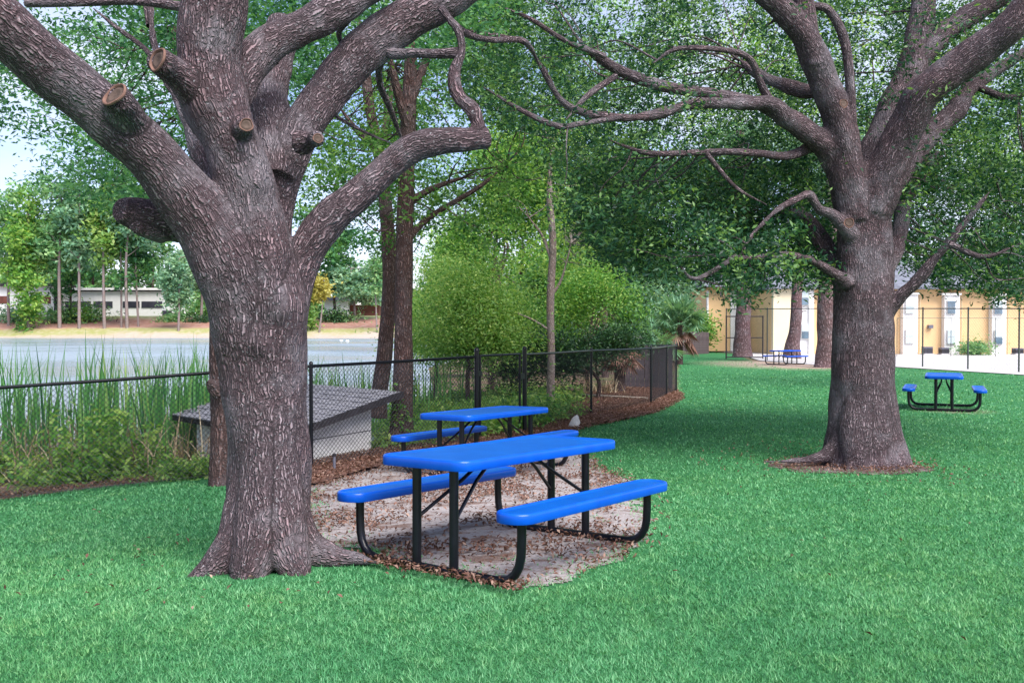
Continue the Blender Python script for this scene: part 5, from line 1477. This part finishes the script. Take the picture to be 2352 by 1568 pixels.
# ------------------------------------------------------------------ turf
def blades(n, d0, d1, length, width, seg2, dens_pow=1.0):
    q = rng.uniform(0, 1, n)
    inv = 1 / d0 + (1 / d1 - 1 / d0) * q if dens_pow == 1 else None
    y = 1 / inv
    x = rng.uniform(-1, 1, n) * (y * .60 + 1.5)
    ok = (lawn_mask(x, y) > 0.0)
    sm = sand_mask(x, y)
    edge = -.05 + rng.exponential(.10, n) - .1 * (rng.uniform(0, 1, n) < .3); tuft = (vnoise(x * 3.1, y * 3.1, 77) > .52) & (rng.uniform(0, 1, n) < .5)
    ok &= (sm < edge) | (tuft & (sm < .5))
    ok &= ring_mask(x, y) < -.04 + rng.exponential(.12, n)
    ok &= (np.hypot(x - OAK1[0], y - OAK1[1]) > .36) & (np.hypot(x - OAK2[0], y - OAK2[1]) > .5)
    ok &= root_mask(x, y) < rng.uniform(-.02, .3, n)
    x = x[ok]; y = y[ok]; n = len(x)
    z = terrain_z(x, y)
    pat = vnoise(x * 1.1, y * 1.1, 55); pat2 = vnoise(x * 21, y * 14, 56)
    worn_ = np.clip(1 - np.maximum(-sand_mask(x, y), 0) / .35, 0, 1)
    ln = (.028 + .0010 * np.minimum(y, 30)) * rng.uniform(.5, 1.25, n) * (1 + .6 * pat2) * (1 - .35 * worn_)
    az_ = rng.uniform(0, 2 * np.pi, n) 
    lean = np.clip(rng.normal(1.1, .32, n), 0, 1.42)
    dx, dy = np.cos(az_), np.sin(az_)
    wd = np.clip(.00145 * y, .0052, .045) * rng.uniform(.7, 1.3, n)
    wa = az_ + np.pi / 2 + rng.normal(0, .5, n)
    wx, wy = np.cos(wa) * wd / 2, np.sin(wa) * wd / 2
    h = ln * np.cos(np.minimum(lean, 1.3)); hor = ln * np.sin(np.minimum(lean, 1.3))
    t = np.clip(.46 + .13 * pat + .26 * pat2 + rng.normal(0, .24, n) + .18 * worn_, 0, 1)
    z = z + .013 * (sand_mask(x, y) > -.01) + .006 * (ring_mask(x, y) > -.01)
    b0 = np.stack([x - wx, y - wy, z - .004], 1); b1 = np.stack([x + wx, y + wy, z - .004], 1)
    tip = np.stack([x + dx * hor, y + dy * hor, z + h], 1)
    if seg2:
        mx = np.stack([x + dx * hor * .38, y + dy * hor * .38, z + h * .62], 1); w = np.stack([wx, wy, wx * 0], 1) * .8
        v = np.stack([b0, b1, mx + w, tip, mx - w], 1).reshape(-1, 3); k = 5
        i = np.arange(n)[:, None] * 5
        f1 = i + np.array([[0, 1, 2, 4]]); f2 = i + np.array([[4, 2, 3, 3]])
        return v, f1, i + np.array([[4, 2, 3]]), np.repeat(t, 5)
    v = np.stack([b0, b1, tip], 1).reshape(-1, 3)
    return v, None, np.arange(n * 3).reshape(-1, 3), np.repeat(t, 3)
V = []; T3 = []; TI = []; n0 = 0
for (n, d0, d1) in ((960000, 2.9, 60.0),):
    v, f4, f3, t = blades(n, d0, d1, None, None, False)
    V.append(v); T3.append(f3 + n0); TI.append(t); n0 += len(v)
tag(mesh_np('grass', np.vstack(V), np.vstack(T3), M['grass'], attrs={'tint': np.concatenate(TI)}), kind='stuff')

# ------------------------------------------------------------------ fallen leaves
def litter(n, x0, x1, y0, y1, prob, size):
    x = rng.uniform(x0, x1, n); y = rng.uniform(y0, y1, n)
    ok = rng.uniform(0, 1, n) < prob(x, y)
    x, y = x[ok], y[ok]
    base = terrain_z(x, y) + np.where(mulch_mask(x, y) > 0, .05, np.where(sand_mask(x, y) > 0, .022, .032))
    return np.stack([x, y, base + rng.uniform(0, .03, len(x))], 1), size
def pr_main(x, y):
    s = sand_mask(x, y); m = mulch_mask(x, y); r_ = ring_mask(x, y)
    c = smooth((vnoise(x * 1.6, y * 1.6, 91) + .25) / .6)
    p = np.where(s > 0, .13 + .9 * c ** 1.3, 0) + np.where((s > -.15) & (s <= 0), .12, 0)
    p = np.maximum(p, np.where(m > -.08, .95, 0)); p = np.maximum(p, np.where(r_ > -.05, .5, 0))
    le_ = poly_sd(x, y, LAWN)
    p = np.maximum(p, np.where((le_ < .1) & (le_ > -.35) & (x < 0), .75, 0))
    p = np.maximum(p, .0012 + .02 * (np.hypot(x - OAK1[0], y - OAK1[1]) < 1.4) + .03 * (np.hypot(x - OAK2[0], y - OAK2[1]) < 2.2))
    return p
c, _ = litter(240000, -7, 5.5, 4.2, 28, pr_main, .05)
def pr_slope(x, y):
    return .5 * smooth(bank_dist(x, y) / .5) * (x > .8) * (x < 6)
c2, _ = litter(26000, .5, 6, 12, 27, pr_slope, .07)
def pr_rail(x, y):
    # drift against the table frames
    ca, sa = math.cos(.9212), math.sin(.9212); lx = (x + .0285) * ca + (y - 6.365) * sa; ly = -(x + .0285) * sa + (y - 6.365) * ca
    return ((np.abs(lx + .82) < .09) & (np.abs(ly) < .75)) * .22
c3, _ = litter(40000, -1.3, .9, 5.0, 7, pr_rail, .04)
allc = np.vstack([c, c2, c3])
v, f, t = leaf_mesh(allc, .042, .020, up=1.6, droop=0, tint=np.clip(rng.normal(.42, .27, len(allc)), 0, 1), fold=.3)
tag(mesh_np('fallen_leaves', v, f, M['dead'], attrs={'tint': t}), kind='stuff')

# ------------------------------------------------------------------ reeds and weeds on the pond bank
def strap(base, az_, length, width, lean, curl, seg=5):
    """bent strap leaves; arrays of n"""
    n = len(base); s = np.linspace(0, 1, seg + 1)
    dx = np.cos(az_)[:, None]; dy = np.sin(az_)[:, None]
    ang = lean[:, None] + curl[:, None] * s[None, :] ** 2
    ds = length[:, None] / seg
    hz = np.concatenate([np.zeros((n, 1)), np.cumsum(np.sin(ang[:, :-1]) * ds, 1)], 1); vt = np.concatenate([np.zeros((n, 1)), np.cumsum(np.cos(ang[:, :-1]) * ds, 1)], 1)
    c = np.stack([base[:, 0:1] + dx * hz, base[:, 1:2] + dy * hz, base[:, 2:3] + vt], -1)
    wa = az_ + np.pi / 2 + rng.normal(0, .6, n)
    w = np.stack([np.cos(wa), np.sin(wa), 0 * wa], -1)[:, None, :] * (width[:, None] / 2 * (1 - s[None, :] ** 2.2 * .95))[..., None]
    v = np.stack([c - w, c + w], 2).reshape(n, -1, 3)
    i = np.arange(seg) * 2
    f = np.stack([i, i + 1, i + 3, i + 2], 1)
    F_ = (np.arange(n)[:, None, None] * (2 * (seg + 1)) + f[None]).reshape(-1, 4)
    return v.reshape(-1, 3), F_
VV = []; FF = []; TT = []; n0 = 0
clumps = []
for (u, v_, dd, spread, n, hgt) in ((237, 1085, 12.9, .13, 62, 1.8), (205, 1050, 13.8, .13, 34, 1.9), (262, 1030, 14.2, .12, 26, 1.8), (100, 1010, 13.6, .16, 40, 1.8), (60, 990, 14.2, .2, 34, 1.9), (5, 990, 13.5, .2, 44, 1.7), (362, 1050, 13.7, .11, 34, 1.8),
                                     (335, 1000, 14.8, .16, 34, 1.9), (430, 1000, 15, .2, 50, 1.95), (470, 985, 15.6, .22, 50, 1.95), (300, 960, 16.5, .3, 34, 1.9), (150, 980, 15.5, .2, 22, 1.7), (-60, 1000, 13.5, .4, 50, 1.8), (-180, 1010, 13.2, .5, 50, 1.8), (395, 960, 17, .3, 50, 1.9), (450, 950, 18, .5, 60, 1.8), (350, 940, 19, .6, 40, 1.8),
                                     (735, 930, 18.4, .2, 60, 1.7), (770, 925, 18.8, .25, 60, 1.65), (810, 920, 19, .25, 50, 1.6), (850, 925, 18.5, .25, 40, 1.5), (560, 960, 16.5, .5, 60, 1.9), (650, 950, 17, .5, 50, 1.8), (970, 900, 21, .4, 40, 1.5), (1000, 890, 22, .5, 40, 1.5)):
    b = P(u, v_, dd)
    x = b[0] + rng.normal(0, spread, n); y = b[1] + rng.normal(0, spread, n)
    z = np.maximum(terrain_z(x, y), SHORE_Z - .25)
    ln = hgt * rng.uniform(.55, 1.12, n)
    az_ = rng.uniform(0, 2 * np.pi, n)
    v, f = strap(np.stack([x, y, z], 1), az_, ln, rng.uniform(.022, .05, n), np.abs(rng.normal(.05, .08, n)), np.abs(rng.normal(.2, .3, n)))
    VV.append(v); FF.append(f + n0); n0 += len(v); TT.append(np.repeat(np.clip(rng.normal(.42, .24, n), 0, 1), 12))
tag(mesh_np('reeds', np.vstack(VV), np.vstack(FF), M['reed'], attrs={'tint': np.concatenate(TT)}), kind='stuff')
# bent dead reeds
n = 1100
u = rng.uniform(-120, 520, n); dd = rng.uniform(12.0, 16.5, n)
x = (u - 1176) / 2100 * dd; base = np.stack([x, dd, np.maximum(terrain_z(x, dd), SHORE_Z)], 1)
v, f = strap(base, rng.uniform(0, 6.28, n), rng.uniform(.3, 1.0, n), rng.uniform(.012, .026, n), np.abs(rng.normal(.3, .4, n)), rng.uniform(.3, 1.9, n))
tag(mesh_np('dead_reeds', v, f, M['straw'], attrs={'tint': np.repeat(rng.uniform(0, 1, n), 12)}), kind='stuff')
# leafy weeds right behind the fence and under the middle bushes
def weeds(name, n, u0, u1, d0, d1, h0, h1, m, leaf, per, thr, seed, tc):
    u = rng.uniform(u0, u1, n); dd = rng.uniform(d0, d1, n); x = (u - 1176) / 2100 * dd
    ok = (bank_dist(x, dd) > .06) & (vnoise(x * 1.1, dd * 1.1, seed) > thr) & (poly_sd(x, dd, np.array([c00[:2], c10[:2], c11[:2], c01[:2]])) < .05)
    x, dd = x[ok], dd[ok]
    z = terrain_z(x, dd) + rng.uniform(0, 1, len(x)) ** 1.4 * (h0 + (h1 - h0) * np.clip(vnoise(x * .8, dd * .8, seed + 3) + .5, 0, 1))
    pos, tt = sprays(np.stack([x, dd, z], 1), per, leaf * 1.3, .7, np.clip(rng.normal(tc, .22, len(x)), 0, 1))
    v, f, t = leaf_mesh(pos, leaf, leaf * .5, up=.8, tint=tt)
    tag(mesh_np(name, v, f, m, attrs={'tint': t}), kind='stuff')
weeds('bank_weeds', 2300, -160, 372, 10.9, 12.9, .15, .95, M['leaf_bright'], .115, 9, -.12, 101, .62)
weeds('bank_weeds', 900, -160, 385, 10.9, 12.8, .15, .5, M['leaf_yellow'], .09, 8, .05, 105, .35)
weeds('ground_cover', 500, 370, 500, 10.9, 12.6, .03, .22, M['leaf_yellow'], .08, 8, -.3, 125, .45)
weeds('ground_cover', 2200, 860, 1340, 13.0, 24, .08, .35, M['leaf_yellow'], .10, 9, -.2, 111, .4)
weeds('ground_cover', 1400, 880, 1300, 14.0, 26, .1, .5, M['leaf_bright'], .12, 9, -.1, 115, .45)
n = 160
u = rng.uniform(1330, 1440, n); dd = rng.uniform(24, 27, n); x = (u - 1176) / 2100 * dd
v, f = strap(np.stack([x, dd, terrain_z(x, dd)], 1), rng.uniform(0, 6.28, n), rng.uniform(.15, .65, n), rng.uniform(.012, .03, n), np.abs(rng.normal(.4, .4, n)), rng.uniform(.2, 1.6, n))
tag(mesh_np('dry_brush', v, f, M['straw'], attrs={'tint': np.repeat(rng.uniform(0, 1, n), 12)}), kind='stuff')
# ivy on the straight trunk and shed corner
iv = []
for k in range(420):
    h = rng.uniform(0, 1.0); a_ = rng.uniform(0, 6.28); p = P(922, 985, 13.6)
    iv.append((p[0] + .2 * math.cos(a_) * (1.2 - .3 * h) + .05, p[1] + .2 * math.sin(a_), float(terrain_z(p[0], p[1])) + h * (.75 + .25 * math.sin(a_ * 2))))
v, f, t = leaf_mesh(np.array(iv), .07, .05, tint=rng.uniform(.1, .8, len(iv)))
tag(mesh_np('ivy', v, f, M['leaf_bright'], attrs={'tint': t}), kind='stuff')
